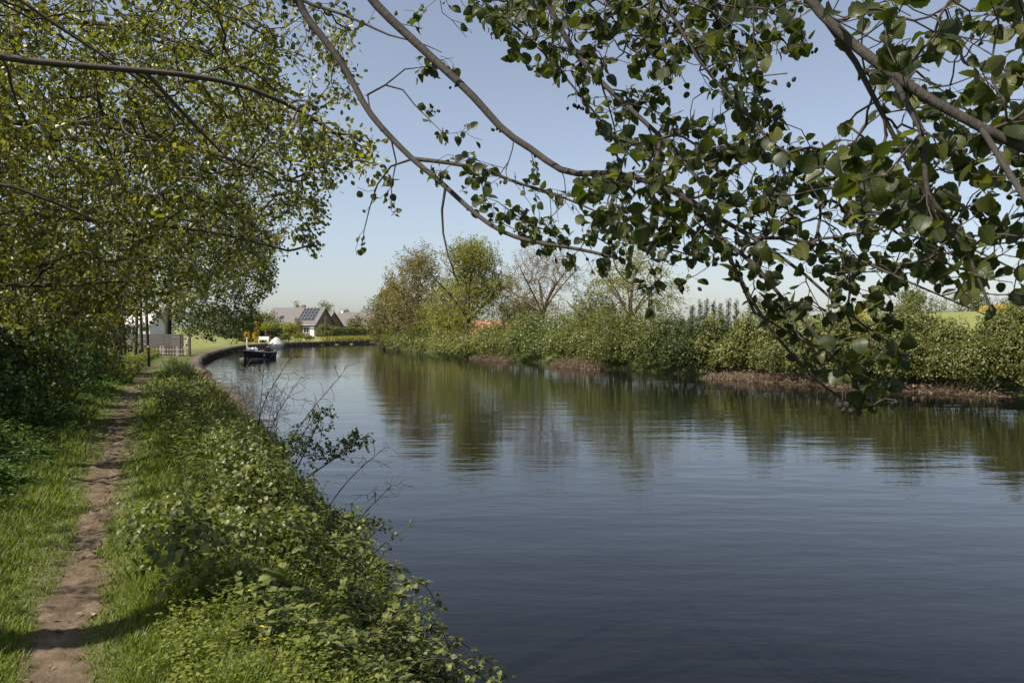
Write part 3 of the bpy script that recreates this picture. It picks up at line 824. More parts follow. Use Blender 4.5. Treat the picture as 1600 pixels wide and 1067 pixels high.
    for (a, b, n) in [(682,152,5),(700,148,3),(795,178,4),(868,172,4),(880,186,4),(1052,32,6),(1290,92,4),(1270,72,3),(1128,398,6),(1140,408,4),(1080,458,3),(1230,108,2),(1310,625,4),(1335,632,3),(560,215,3),(1390,95,3),(1480,300,3)]:
        kk = int(np.argmin(np.hypot(qa[:, 0] - a, qa[:, 1] - b) + 1000 * (qa[:, 2] < 1)))
        for _ in range(n):
            o = bpy.data.objects.new('alder_cone', cone); COL.objects.link(o); o.parent = root
            loc = Vector(A[kk]) + Vector((rng.normal() * .018, rng.normal() * .018, -.004 - rng.random() * .025))
            o.matrix_basis = inv @ Matrix.Translation(loc) @ Matrix.Rotation(rng.normal() * .35, 4, 'X') @ Matrix.Rotation(rng.normal() * .35, 4, 'Y') @ Matrix.Scale(rng.uniform(.017, .024), 4)
    NLEAF['overhang'] = len(pos)
overhang()

# ---------------------------------------------------------------- bushes
def bush(name, label, lumps, n, leaf, mat, seed, tmpl=LEAF_LO, group=None, cat='bush', stems=8, tint=(.45, .25), core=.3, stem_mat='twig', base=None, droop=.3, stemr=.012):
    rng = np.random.default_rng(seed)
    L = np.array(lumps, float)
    if base is None:
        c = L[:, :2].mean(0); base = (c[0], c[1], gz1(*c))
    root = empty(name, base, 0, label, cat, group)
    area = (L[:, 3] * L[:, 4] + L[:, 3] * L[:, 5] + L[:, 4] * L[:, 5])
    k = rng.choice(len(L), n, p=area / area.sum())
    d = rand_dir(n, rng); d[:, 2] = np.where(d[:, 2] < -.35, -d[:, 2], d[:, 2])
    lob = 1 + .16 * np.sin(d[:, 0] * 7 + k) * np.sin(d[:, 1] * 6 + k * 2) + .10 * np.sin(d[:, 2] * 11 + k * 3 + d[:, 0] * 9)
    rr = np.where(rng.random(n) < core, rng.random(n) ** .5 * .85, 1 - np.abs(rng.normal(0, .10, n))) * lob
    rr = rr + (rng.random(n) < .06) * rng.random(n) * .18
    pos = L[k, :3] + d * rr[:, None] * L[k, 3:]
    no = nrm(d * .8 + rand_dir(n, rng) * .75 + np.array([0, 0, .35]))
    ax = nrm(np.cross(no, rand_dir(n, rng)) + np.array([0, 0, -droop]))
    gz = ground(pos[:, 0], pos[:, 1])
    ok = pos[:, 2] > np.maximum(gz, 0.0) + .02
    pos, no, ax = pos[ok], no[ok], ax[ok]
    tn = np.clip(rng.normal(tint[0], tint[1], len(pos)) + .12 * np.sin(pos[:, 0] * 2.1) * np.sin(pos[:, 1] * 1.7 + pos[:, 2] * 2), .02, .98)
    mb = MB(); mb.leaves(pos, ax, no, leaf * rng.uniform(.6, 1.25, len(pos)), tmpl, tn)
    mb.build('foliage', M[mat], root, kind='stuff')
    if stems:
        k = rng.integers(len(L), size=stems * len(L) // 2 + 3)
        tip = L[k, :3] + rand_dir(len(k), rng) * L[k, 3:] * .85
        foot = L[k, :3] * np.array([1, 1, 0]) + rng.normal(size=(len(k), 3)) * np.array([.15, .15, 0])
        foot[:, 2] = np.maximum(ground(foot[:, 0], foot[:, 1]), -.1) - .05
        u = np.linspace(0, 1, 6)[None, :, None]
        p = foot[:, None] * (1 - u) + tip[:, None] * u
        p[:, :, 2] += (.25 * np.sin(np.pi * u[:, :, 0])) * (tip[:, None, 2] - foot[:, None, 2]) * .5
        MB().tubes(p, stemr * np.linspace(1, .3, 6)[None] * rng.uniform(.6, 1.2, (len(k), 1)), 4).build('stems', M[stem_mat], root, kind='stuff')
    return root

# right bank: the shrubs stand along the water's edge
rbs = resample(RBs, .35)
rpx = pix(np.c_[rbs, np.zeros(len(rbs))])
inl = nrm(np.gradient(rbs, axis=0)); inl = np.stack([inl[:, 1], -inl[:, 0]], 1)          # inland is to the right of the way away from the camera
def bank_span(p0, p1):
    ok = (rpx[:, 2] > 5) & (rbs[:, 1] < 122)
    return np.where(ok & (rpx[:, 0] >= p0) & (rpx[:, 0] < p1))[0]

def bank_bush(p0, p1, top0, top1, label, n, leaf, mat, seed, tint=(.45, .25), over=.0, low=.35, deep=2):
    rng = np.random.default_rng(seed)
    ix = bank_span(p0, p1)
    lumps = []
    for i in ix[::3]:
        dep = rbs[i, 1]
        u = (rpx[i, 0] - p0) / (p1 - p0)
        ztop = EYE + (HORIZON - (top0 + (top1 - top0) * u)) / F * (dep + 1.5) + rng.normal() * .27 - .05
        for row in range(deep):
            off = over + .25 + row * 1.2 + rng.normal() * .2
            c = rbs[i] + inl[i] * off + rng.normal(size=2) * .25
            h = max(.5, ztop * (.66 + .34 * row if deep > 1 else 1) + rng.normal() * .1)
            rz = h * .52
            rr_ = .75 + rng.random() * .7
            lumps.append((c[0], c[1], h - rz, rr_, rr_, rz))
    return bush('bank_shrub', label, lumps, n, leaf, mat, seed, tint=tint, group='shrubs along the far bank', cat='bush', stems=3)

bank_bush(584, 668, 512, 508, 'low green scrub on the far bank where the river bends out of sight', 11340, .207, 'hedge', 101, (.5, .25))
bank_bush(664, 730, 519, 517, 'pale green rounded bush at the foot of the brown tree on the far bank', 8820, .183, 'hedge', 102, (.75, .22))
bank_bush(726, 800, 507, 494, 'mid green bush on the far bank below the red roof', 10710, .159, 'hedge', 103, (.6, .22))
bank_bush(796, 872, 490, 488, 'tall green bush on the far bank below the budding tree', 11970, .146, 'bramble', 104, (.5, .25))
bank_bush(868, 936, 486, 486, 'bush set back on the far bank behind a small patch of dead brambles', 10710, .140, 'hedge', 105, (.6, .25), over=.5)
bank_bush(926, 1020, 488, 486, 'dense dark bush low over the water right of the small brown patch', 15750, .128, 'hedge', 106, (.38, .24), over=-.25)
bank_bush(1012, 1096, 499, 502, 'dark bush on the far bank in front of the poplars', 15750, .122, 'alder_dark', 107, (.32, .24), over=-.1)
bank_bush(1090, 1180, 500, 494, 'bright green bush bulging over the water at the start of the wide dead strip', 17010, .122, 'hedge', 108, (.62, .24), over=.1)
bank_bush(1174, 1300, 490, 492, 'bush above the widest brown strip of dead brambles', 21420, .116, 'hedge', 109, (.45, .25), over=-.1)
bank_bush(1292, 1420, 487, 485, 'bush on the far bank behind the lowest hanging alder twig', 21420, .110, 'hedge', 110, (.42, .25), over=-.05)
bank_bush(1380, 1530, 485, 485, 'thick green hedge bush on the far bank below the round field trees', 23940, .104, 'hedge', 111, (.48, .25), over=-.1)
bank_bush(1505, 1690, 486, 482, 'thick hedge bush on the far bank at the right edge of the view', 24480, .104, 'hedge', 112, (.5, .25), over=.0)

def dead_patch(p0, p1, hgt, n, label, seed):
    rng = np.random.default_rng(seed)
    ix = bank_span(p0, p1)
    i = rng.choice(ix, n)
    off = rng.uniform(-.35, .75, n)
    base = np.c_[rbs[i] + inl[i] * off[:, None] + rng.normal(size=(n, 2)) * .15, np.zeros(n)]
    u0 = (rpx[i, 0] - p0) / (p1 - p0)
    h = hgt * np.clip(np.sin(np.pi * (u0 * .9 + .05)) ** .5, .2, 1)
    base[:, 2] = np.maximum(.02, ground(base[:, 0], base[:, 1])) + rng.random(n) ** 1.3 * h * .75
    d = nrm(np.c_[rng.normal(size=(n, 2)) * .8 - inl[i] * .5, rng.normal(0, .6, n) - .1])
    L = rng.uniform(.25, .8, n)
    u = np.linspace(0, 1, 4)[None, :, None]
    p = base[:, None] + d[:, None] * u * L[:, None, None] + np.array([0, 0, -.25]) * (u ** 2) * L[:, None, None]
    p[:, :, 2] = np.maximum(p[:, :, 2], .015)
    mb = MB().tubes(p, .008 * np.array([1, .8, .6, .3])[None] * rng.uniform(.6, 1.3, (n, 1)), 3, tint=np.clip(rng.normal(.5, .25, n), 0, 1))
    k = rng.integers(n, size=n * 2)
    mb.leaves(p[k, 2], rand_dir(2 * n, rng), rand_dir(2 * n, rng), rng.uniform(.05, .1, 2 * n), LEAF_LO, np.clip(rng.normal(.45, .25, 2 * n), 0, 1))
    tag(mb.build('dead_brambles', M['dead_leaf']), kind='stuff')
    o = bpy.context.view_layer
dead_patch(866, 940, .9, 1000, '', 201)
dead_patch(740, 800, .6, 700, '', 205)
dead_patch(1110, 1330, .55, 1900, '', 202)
dead_patch(1300, 1560, .32, 1100, '', 203)

# trees on the far bank
def crown_lumps(cx, cy, z0, z1, w, n, rng, top=.55):
    """ellipsoids that fill a rounded crown from z0 to z1, w wide"""
    out = []
    for _ in range(n):
        u = rng.random()
        z = z0 + (z1 - z0) * (.08 + .80 * u)
        half = w / 2 * (math.sin(math.pi * (.12 + .80 * u) ** top) ** .8)
        a = rng.random() * 6.28; q = half * .80 * math.sqrt(rng.random())
        r = w * rng.uniform(.13, .22)
        out.append((cx + q * math.cos(a), cy + q * math.sin(a), z, r, r, r * rng.uniform(.7, 1.1)))
    return out

def bank_tree(name, label, px, dep, ytop, wpx, mat, leaf, n, per, seed, bark='twig', z0=1.2, base_h=2.2, lum=40, tip=.012, r0=.2, spread=.35, twig=4, tint=(.1, .9), top=.55, droop=.02, up=.6, limbs=True, group='trees on the far bank'):
    rng = np.random.default_rng(seed)
    b = P(px, 520, dep); x = b[0]; g = gz1(x, dep)
    ztop = EYE + (HORIZON - ytop) / F * dep
    w = wpx / F * dep * 1.3
    T = lumps_sample(crown_lumps(x, dep, g + z0, ztop, w, lum, rng, top), n, rng)
    fork = np.array([x, dep, g + base_h])
    lb = []
    if limbs:
        for k in range(6):
            a = k * 1.05 + rng.random(); e = rng.uniform(.35, .75)
            tip_ = np.array([x + math.cos(a) * w * .33, dep + math.sin(a) * w * .33, g + base_h + (ztop - g - base_h) * e])
            lb.append([fork, fork * .5 + tip_ * .5 + np.array([0, 0, .12 * (ztop - g)]), tip_, r0 * .42])
            lb[-1] = [fork, fork * .55 + tip_ * .45 - np.array([math.cos(a), math.sin(a), 0]) * w * .04, tip_, tip_ + np.array([0, 0, .1]), r0 * .42]
    return tree(name, label, (x, dep, g), T, (x + rng.normal() * .2, dep, g + base_h + (ztop - g - base_h) * .45), limbs=lb, r0=r0, tip=tip, power=.42, leafmat=mat, leaf=leaf, per=per,
                bark=bark, seed=seed, step=.7, droop=droop, group=group, spread=spread, up=up, tint=tint, forward=1.0)

bank_tree('willow_tree', 'small green tree at the far left end of the far bank trees', 600, 110, 452, 46, 'hedge', .22, 420, 10, 301, spread=.5)
bank_tree('poplar_tree', 'bronze brown tree tallest at the left of the far bank group', 655, 90, 388, 130, 'brown_leaf', .18, 1700, 9, 302, z0=.8, spread=.45, bark='brown_twig')
bank_tree('bank_tree', 'olive brown bushy tree at the river corner left of the bronze tree', 622, 100, 430, 92, 'brown_leaf', .20, 1300, 9, 303, z0=.5, tint=(.45, .98), spread=.5)
bank_tree('willow_tree', 'full yellow green willow right of the bronze brown tree', 733, 77, 377, 160, 'willow', .16, 2700, 9, 304, z0=1.4, spread=.4)
bank_tree('budding_tree', 'almost bare tree with pinkish brown buds and many spreading limbs', 845, 67, 384, 136, 'budding', .09, 1500, 6, 305, z0=2.6, base_h=2.6, tip=.010, r0=.24, bark='brown_twig', spread=.3, lum=34, top=.8)
bank_tree('willow_tree', 'sparse yellow green tree with see-through crown right of the bare tree', 985, 61, 376, 138, 'willow', .13, 1300, 6, 306, z0=2.4, tip=.009, spread=.3, bark='brown_twig', tint=(.4, .98), lum=32)
bank_tree('bank_tree', 'rounded yellow green tree filling the gap between the bronze tree and the willow', 700, 84, 436, 88, 'willow', .17, 900, 8, 308, z0=.4, base_h=1.2, tint=(.05, .8), spread=.4)
bank_tree('bank_tree', 'spreading olive shrub tree at the foot of the bare tree', 815, 69, 462, 90, 'hedge', .15, 520, 8, 309, z0=.6, base_h=1.0, tint=(.35, .95), spread=.35)
bank_tree('bank_tree', 'low green tree between the bare tree and the sparse yellow one', 925, 60, 446, 95, 'hedge', .14, 600, 8, 307, z0=.8, base_h=1.4, tint=(.5, .95))

# ---------------------------------------------------------------- far field trees
def far_tree(name, label, px, dep, ytop, wpx, mat, leaf, n, per, seed, group=None, narrow=False, z0=.4, ybase=None):
    rng = np.random.default_rng(seed)
    x = float(P(px, 513, dep)[0]); g = gz1(x, dep)
    ztop = EYE + (HORIZON - ytop) / F * dep; w = wpx / F * dep
    h = ztop - g
    if narrow:
        u = rng.random(n); z = g + z0 + (h - z0) * u
        half = w / 2 * np.sin(np.pi * (.08 + .9 * u) ** .7) ** .6
        a = rng.random(n) * 6.28; q = half * np.sqrt(rng.random(n))
        T = np.c_[x + q * np.cos(a), dep + q * np.sin(a), z]
        top = (x, dep, g + h * .9)
    else:
        T = lumps_sample(crown_lumps(x, dep, g + z0, ztop, w * 1.3, 30, rng, .5), int(n * 1.3), rng)
        top = (x, dep, g + h * .55)
    return tree(name, label, (x, dep, g), T, top, r0=.02 * h, tip=.004 * h / 2.5, power=.4, leafmat=mat, leaf=leaf, per=per, seed=seed, step=h * .09, spread=leaf * 2, group=group, droop=.0)

for k, (px, yt, w) in enumerate([(1082,478,9),(1094,470,10),(1104,469,10),(1115,470,9),(1126,475,8),(1138,468,11),(1150,470,10)]):
    far_tree('poplar_tree', ['short poplar, leftmost of the row on the horizon', 'poplar second from the left in the horizon row', 'poplar third from the left in the horizon row',
             'poplar standing alone in the middle of the horizon row', 'smallest poplar of the horizon row', 'tallest poplar, sixth in the horizon row', 'rightmost poplar of the horizon row'][k],
             px, 330, yt, w * .85, 'poplar', .5, 150, 5, 400 + k, 'poplars on the horizon', True)
far_tree('field_tree', 'round topped green tree in the field, left of the two domed trees', 1428, 140, 450, 84, 'far_leaf', .34, 420, 7, 421, 'round trees in the field')
far_tree('field_tree', 'round domed tree in the field right of its twin', 1512, 140, 448, 82, 'far_leaf', .34, 420, 7, 422, 'round trees in the field')
far_tree('field_tree', 'lower spreading tree behind the yellow shrub at the right edge', 1590, 150, 462, 80, 'far_leaf', .36, 320, 7, 423, 'round trees in the field')
far_tree('field_tree', 'low grey green tree between the poplars and the domed trees', 1365, 190, 474, 60, 'far_leaf', .4, 220, 7, 424)
for px, yt, w, lab, sd in [(1333,481,54,'yellow flowering shrub on the dike behind the hanging twigs',431),(1556,479,46,'yellow flowering shrub on the dike below the right field tree',432)]:
    dep = 74; x = float(P(px, 500, dep)[0]); zt = EYE + (HORIZON - yt) / F * dep; g = gz1(x, dep)
    ww = w / F * dep / 2
    lp = [(x + ww * t, dep + RNG.normal() * .3, zt - .45 - .2 * abs(t) + RNG.normal() * .08, .5, .5, .5) for t in np.linspace(-.8, .8, 5)] + [(x + ww * t, dep, (zt + g) / 2, .7, .7, max(.4, (zt - g) / 2)) for t in (-.5, 0, .5)]
    bush('yellow_shrub', lab, lp, 1500, .12, 'yellow_leaf', sd, group='yellow shrubs on the dike', stems=3)
# ---------------------------------------------------------------- grass
def grass_blades(x, y, h, w, rng, mat, name, lean=.45, tint=(.5, .24), zoff=0.0):
    n = len(x)
    z = ground(x, y) - .01 + zoff
    a = rng.random(n) * 6.283
    d = np.c_[np.cos(a), np.sin(a)]
    s = np.c_[-d[:, 1], d[:, 0]]
    ln = np.abs(rng.normal(lean, .25, n)) * h
    V = np.zeros((n, 5, 3))
    for k, (u, ww) in enumerate([(0, 1), (.5, .8)]):
        c = np.c_[x + d[:, 0] * ln * u * u, y + d[:, 1] * ln * u * u]
        for sgn in (0, 1):
            V[:, 2 * k + sgn, :2] = c + s * (w * ww * (sgn - .5))[:, None]
            V[:, 2 * k + sgn, 2] = z + h * u
    V[:, 4, 0] = x + d[:, 0] * ln; V[:, 4, 1] = y + d[:, 1] * ln; V[:, 4, 2] = z + h * .95
    b = (np.arange(n) * 5)[:, None]
    mb = MB().add(V.reshape(-1, 3), [b + np.array([0, 1, 3, 2]), b + np.array([2, 3, 4])], np.repeat(np.clip(rng.normal(tint[0], tint[1], n) + .15 * wob(x, y, 1.1, 4), .02, .98), 5))
    return tag(mb.build(name, M[mat]), kind='stuff')

def view_scatter(n, x0, x1, r0, r1, rng):
    """places spread so that near ground gets more of them"""
    r = r0 * (r1 / r0) ** rng.random(n)
    px = rng.uniform(x0, x1, n)
    return (px - CX) / F * r, r

rng = np.random.default_rng(500)
x, y = view_scatter(200000, -250, 900, 2.6, 40, rng)
x2, y2 = view_scatter(80000, -60, 520, 2.6, 10, rng)
x, y = np.r_[x, x2], np.r_[y, y2]
z, d, lf, wet, dp = ground(x, y, True)
edge = .10 + .07 * wob(x, y, 2.2, 1) + .05 * wob(x, y, 7, 2)
worn = .25 + .75 * sstep(.0, .5, dp - edge)
keep = lf & ~wet & (d > .12) & (d < 7.5) & (dp > edge * rng.uniform(.75, 1.1, len(x))) & (rng.random(len(x)) < np.where(dp < .32, .6, .95))
x, y, d, dp = x[keep], y[keep], d[keep], dp[keep]
tuft = .55 + .45 * sstep(-.3, .5, wob(x, y, 2.6, 6))
h = (.045 + .12 * sstep(.15, .8, dp)) * tuft * rng.uniform(.5, 1.5, len(x)) + .05 * sstep(1.2, 2, dp) * rng.random(len(x))
w = .0035 + .0009 * y
grass_blades(x, y, h, w * rng.uniform(.7, 1.3, len(x)), rng, 'grass', 'grass')

# litter and small stones trodden into the path
rng = np.random.default_rng(505); n = 900
i = (len(pp) * rng.random(n) ** 1.0).astype(int); i = i[(pp[i, 1] > 2) & (pp[i, 1] < 26)]
q = pp[i] + nrm(rng.normal(size=(len(i), 2))) * rng.normal(0, .10, (len(i), 1))
z = ground(q[:, 0], q[:, 1]) + .022
k = rng.random(len(i)) < .6
lm = MB(); lm.leaves(np.c_[q, z][k], rand_dir(k.sum(), rng) * np.array([1, 1, .2]), np.array([0, 0, 1.0]) + rand_dir(k.sum(), rng) * .35, rng.uniform(.02, .05, k.sum()), LEAF_MID, np.clip(rng.normal(.35, .3, k.sum()), 0, 1))
tag(lm.build('leaf_litter', M['dead_leaf']), kind='stuff')
st = MB(); s_ = ~k; m_ = s_.sum(); c = np.c_[q, z - .01][s_]; rr = rng.uniform(.005, .017, (m_, 1))
octa = np.array([[1,0,0],[0,1,0],[-1,0,0],[0,-1,0],[0,0,.7],[0,0,-.7]], float)
V = c[:, None] + rr[:, None] * octa[None] * rng.uniform(.6, 1.4, (m_, 6, 1))
f = np.array([[0,1,4],[1,2,4],[2,3,4],[3,0,4],[1,0,5],[2,1,5],[3,2,5],[0,3,5]])
st.add(V.reshape(-1, 3), [(f[None] + (np.arange(m_) * 6)[:, None, None]).reshape(-1, 3)])
tag(st.build('pebbles', M['pale_twig']), kind='stuff')

# ---------------------------------------------------------------- undergrowth on the near bank, between path and water
def sprout_leaves(x, y, hgt, leaf, mat, name, rng, tmpl=LEAF_POINT, tint=(.5, .24), per=5, stemr=.0025, kind='stuff', parent=None, lean=.25):
    """leafy stems: leaves in pairs up a stalk with a rosette at the top"""
    n = len(x); z = np.maximum(ground(x, y), .0)
    tipd = np.c_[rng.normal(size=(n, 2)) * lean, np.ones(n)]; tipd = nrm(tipd)
    base = np.c_[x, y, z]
    tip = base + tipd * hgt[:, None]
    u = np.linspace(0, 1, 3)[None, :, None]
    mb = MB().tubes(base[:, None] * (1 - u) + tip[:, None] * u, np.array([1, .8, .5])[None] * (stemr * (1 + y / 12))[:, None], 3, tint=np.full(n, .4))
    P_, A_, N_, S_, T_ = [], [], [], [], []
    a0 = rng.random(n) * 6.28
    tt = np.clip(rng.normal(tint[0], tint[1], n) + .15 * wob(x, y, 1.3, 9), .03, .97)
    for k in range(per):
        f = 1 - (k // 2) * .24 - rng.random(n) * .1
        a = a0 + k * 3.14 + (k // 2) * 1.57 + rng.normal(size=n) * .35
        out = np.c_[np.cos(a), np.sin(a), rng.normal(.15 - .12 * (k // 2), .25, n)]
        P_.append(base + (tip - base) * f[:, None]); A_.append(out)
        N_.append(nrm(np.c_[-np.cos(a) * .3, -np.sin(a) * .3, np.ones(n)] + rand_dir(n, rng) * .35))
        S_.append(leaf * rng.uniform(.6, 1.25, n) * (.75 + .25 * min(1, k / 2))); T_.append(np.clip(tt + rng.normal(size=n) * .1 + (.12 if k < 2 else 0), .02, .98))
    mb.leaves(np.concatenate(P_), np.concatenate(A_), np.concatenate(N_), np.concatenate(S_), tmpl, np.concatenate(T_))
    o = mb.build(name, M[mat], parent)
    return tag(o, kind=kind)

rng = np.random.default_rng(510)
x, y = view_scatter(52000, -50, 980, 3.8, 42, rng)
z, d, lf, wet, dp = ground(x, y, True)
inner = 1.72 + .22 * wob(x, y, .9, 5) - .55 * sstep(7, 4.5, y) - .2 * sstep(24, 34, y)     # where the undergrowth meets the grass verge
prob = sstep(.12, -.22, d - inner)
keep = lf & (d < 2.3) & (~wet | ((d < .12) & (rng.random(len(x)) < .4))) & (rng.random(len(x)) < prob) & (rng.random(len(x)) < .62)
x, y, d, wet = x[keep], y[keep], d[keep], wet[keep]
env = .42 + .70 * sstep(.1, 1.0, d) + .42 * sstep(1.0, 1.7, d) + .16 * wob(x, y, 2.1, 2) * sstep(-.1, .6, d) - .22 * sstep(7.5, 5, y)
hg = np.clip((env - ground(x, y)) * rng.uniform(.6, 1.12, len(x)), .07, .8)
sprout_leaves(x, y, hg, .052 + .0016 * y, 'bramble', 'bank_undergrowth', rng, per=6)

x, y = view_scatter(9000, 60, 980, 3.9, 30, rng)
z, d, lf, wet, dp = ground(x, y, True)
keep = lf & (d < 1.75) & (~wet) & (d > .25) & (wob(x, y, 1.7, 12) > .05) & (rng.random(len(x)) < .35)
x, y, d = x[keep], y[keep], d[keep]
sprout_leaves(x, y, rng.uniform(.3, .62, len(x)) * (.45 + .55 * sstep(.2, 1, d)) * (1 - .5 * sstep(7.2, 5.2, y)), .072 + .001 * y, 'bramble', 'tall_bank_herbs', rng, tmpl=leaf_template(5, .34, .66, .0, .18, .25), tint=(.62, .25), per=6, lean=.3)

# lighter small-leaved cleavers at the foot of the bank in the near corner
x, y = view_scatter(11500, 100, 760, 3.3, 6.2, rng)
z, d, lf, wet, dp = ground(x, y, True)
keep = lf & ~wet & (d < 2.0) & (d > .2) & (dp > .5) & (rng.random(len(x)) < .55)
x, y = x[keep], y[keep]
sprout_leaves(x, y, rng.uniform(.08, .24, len(x)), .030, 'grass', 'cleavers', rng, tmpl=LEAF_LO, tint=(.72, .18), per=6, stemr=.0012, lean=.6)

# nettles and low plants left of the path
x, y = view_scatter(14000, -420, 330, 5.5, 34, rng)
z, d, lf, wet, dp = ground(x, y, True)
lim = 2.95 + .28 * wob(x, y, .8, 3) + .2 * sstep(7, 5, y)
keep = lf & (d > lim) & (d < 7.5) & (rng.random(len(x)) < .55 * sstep(0, .5, d - lim) + .12)
x, y, d = x[keep], y[keep], d[keep]
hg = (.22 + .75 * sstep(3.3, 4.8, d) + .15 * wob(x, y, 1.6, 8)) * rng.uniform(.5, 1.1, len(x))
sprout_leaves(x, y, np.maximum(hg, .12), .075 + .002 * y, 'nettle', 'nettles', rng, tint=(.4, .22), per=6, lean=.2)

def left_at(y, off):
    """a place off metres in from the left bank's waterline at distance y"""
    i = int(np.argmin(np.abs(LBs[:, 1] - y)));
    xx = np.interp(y, LBs[:, 1][:40], LBs[:, 0][:40])
    return np.array([xx - off * .907, y - off * .42])

def left_bush(y, off, sx, h, label, n, leaf, mat, seed, tint=(.4, .22), spread=1.0):
    rng = np.random.default_rng(seed)
    c = left_at(y, off); lumps = []
    for _ in range(7):
        q = c + rng.normal(size=2) * np.array([.45, .7]) * spread; g = gz1(*q); hh = h * rng.uniform(.6, 1.0)
        lumps.append((q[0], q[1], g + hh * .5, sx * rng.uniform(.45, .7), sx * rng.uniform(.45, .7), hh * .5))
    return bush('hedge_bush', label, lumps, n, leaf, mat, seed, tmpl=LEAF_MID if y < 16 else LEAF_LO, tint=tint, group='bushes left of the path')
left_bush(8.4, 4.75, 1.1, 1.0, 'low dark nettle bush at the left edge, nearest the camera', 4500, .08, 'nettle', 520, (.35, .22), .8)
left_bush(10.5, 5.0, 1.4, 1.9, 'dark green bush by the left edge under the nearest alder', 8000, .085, 'nettle', 521)
left_bush(14.0, 4.75, 1.5, 1.8, 'dark bush left of the path behind the front one, just inside the view', 8500, .085, 'nettle', 522, (.45, .22))
left_bush(18.0, 4.7, 1.5, 1.9, 'blue green bush left of the path where the path is most shaded', 9000, .10, 'nettle', 523, (.5, .22))
left_bush(23.0, 4.7, 1.5, 1.6, 'bush left of the path beside the sunlit bend', 9000, .11, 'bramble', 524, (.35, .22))
left_bush(29.0, 5.2, 1.4, 1.2, 'paler bush at the end of the dark bushes, before the dry grass', 7000, .12, 'bramble', 525, (.6, .22))

BG = 'bramble bushes between path and water'
for k, (yy_, off_, r_, h_, lab_) in enumerate([(6.6, .95, .42, .62, 'low bramble bush among the buttercups, nearest the corner thicket'),
        (8.4, .85, .50, .78, 'bramble bush at the foot of the fallen branch'),
        (10.4, 1.0, .55, .85, 'full bramble bush in the middle of the sunny bank'),
        (12.6, .75, .55, .85, 'bramble bush from which the large leafy shoot leans out'),
        (15.2, .9, .6, .9, 'bramble bush at the foot of the dry stalks'),
        (18.6, .95, .65, .9, 'bramble bush on the shaded part of the bank beside the path'),
        (22.5, 1.0, .65, .8, 'farthest bramble bush on the near bank before the dead grass')]):
    rr_ = np.random.default_rng(640 + k); c_ = left_at(yy_, off_); lp = []
    for _ in range(9):
        q_ = c_ + rr_.normal(size=2) * np.array([.26, .75]); g_ = max(.1, gz1(*q_)); hh_ = h_ * rr_.uniform(.6, 1.05)
        lp.append((q_[0], q_[1], g_ + hh_ * .45, r_ * rr_.uniform(.5, .8), r_ * rr_.uniform(.6, .95), hh_ * .5))
    bush('bramble_bush', lab_, lp, 4600, .044 + .0014 * yy_, 'bramble', 650 + k, tmpl=LEAF_POINT if yy_ > 9 else leaf_template(5, .32, .62, 0, .15, .25), tint=(.62, .27), group=BG, stems=5, stemr=.006)

# dry standing grass before the fence
rng = np.random.default_rng(530)
n = 9000
y = rng.uniform(33, 60, n); off = rng.uniform(3.6, 9.5, n)
q = np.stack([np.interp(y, LBs[:40, 1], LBs[:40, 0]) - off * .9, y - off * .35], 1)
grass_blades(q[:, 0], q[:, 1], rng.uniform(.5, 1.15, n) * (.6 + .4 * sstep(3.5, 6, off)), rng.uniform(.03, .06, n), rng, 'dry', 'dry_grass', lean=.35)
n = 2600
y = rng.uniform(27, 60, n); off = rng.uniform(2.9, 6.5, n)
q = np.stack([np.interp(y, LBs[:40, 1], LBs[:40, 0]) - off * .9, y - off * .35], 1)
sprout_leaves(q[:, 0], q[:, 1], rng.uniform(.25, .8, n), .20, 'bramble', 'verge_weeds', rng, tint=(.75, .2), per=4, stemr=.003)
# pale tangle of dead grass and stalks on the bank before the timber edging
n = 2600
y = rng.uniform(16.5, 33, n); off = rng.uniform(-.1, 1.1, n)
q = np.stack([np.interp(y, LBs[:40, 1], LBs[:40, 0]) - off * .9, y - off * .4], 1)
grass_blades(q[:, 0], q[:, 1], rng.uniform(.35, 1.0, n), rng.uniform(.010, .022, n), rng, 'dry', 'dead_bank_grass', lean=.7)

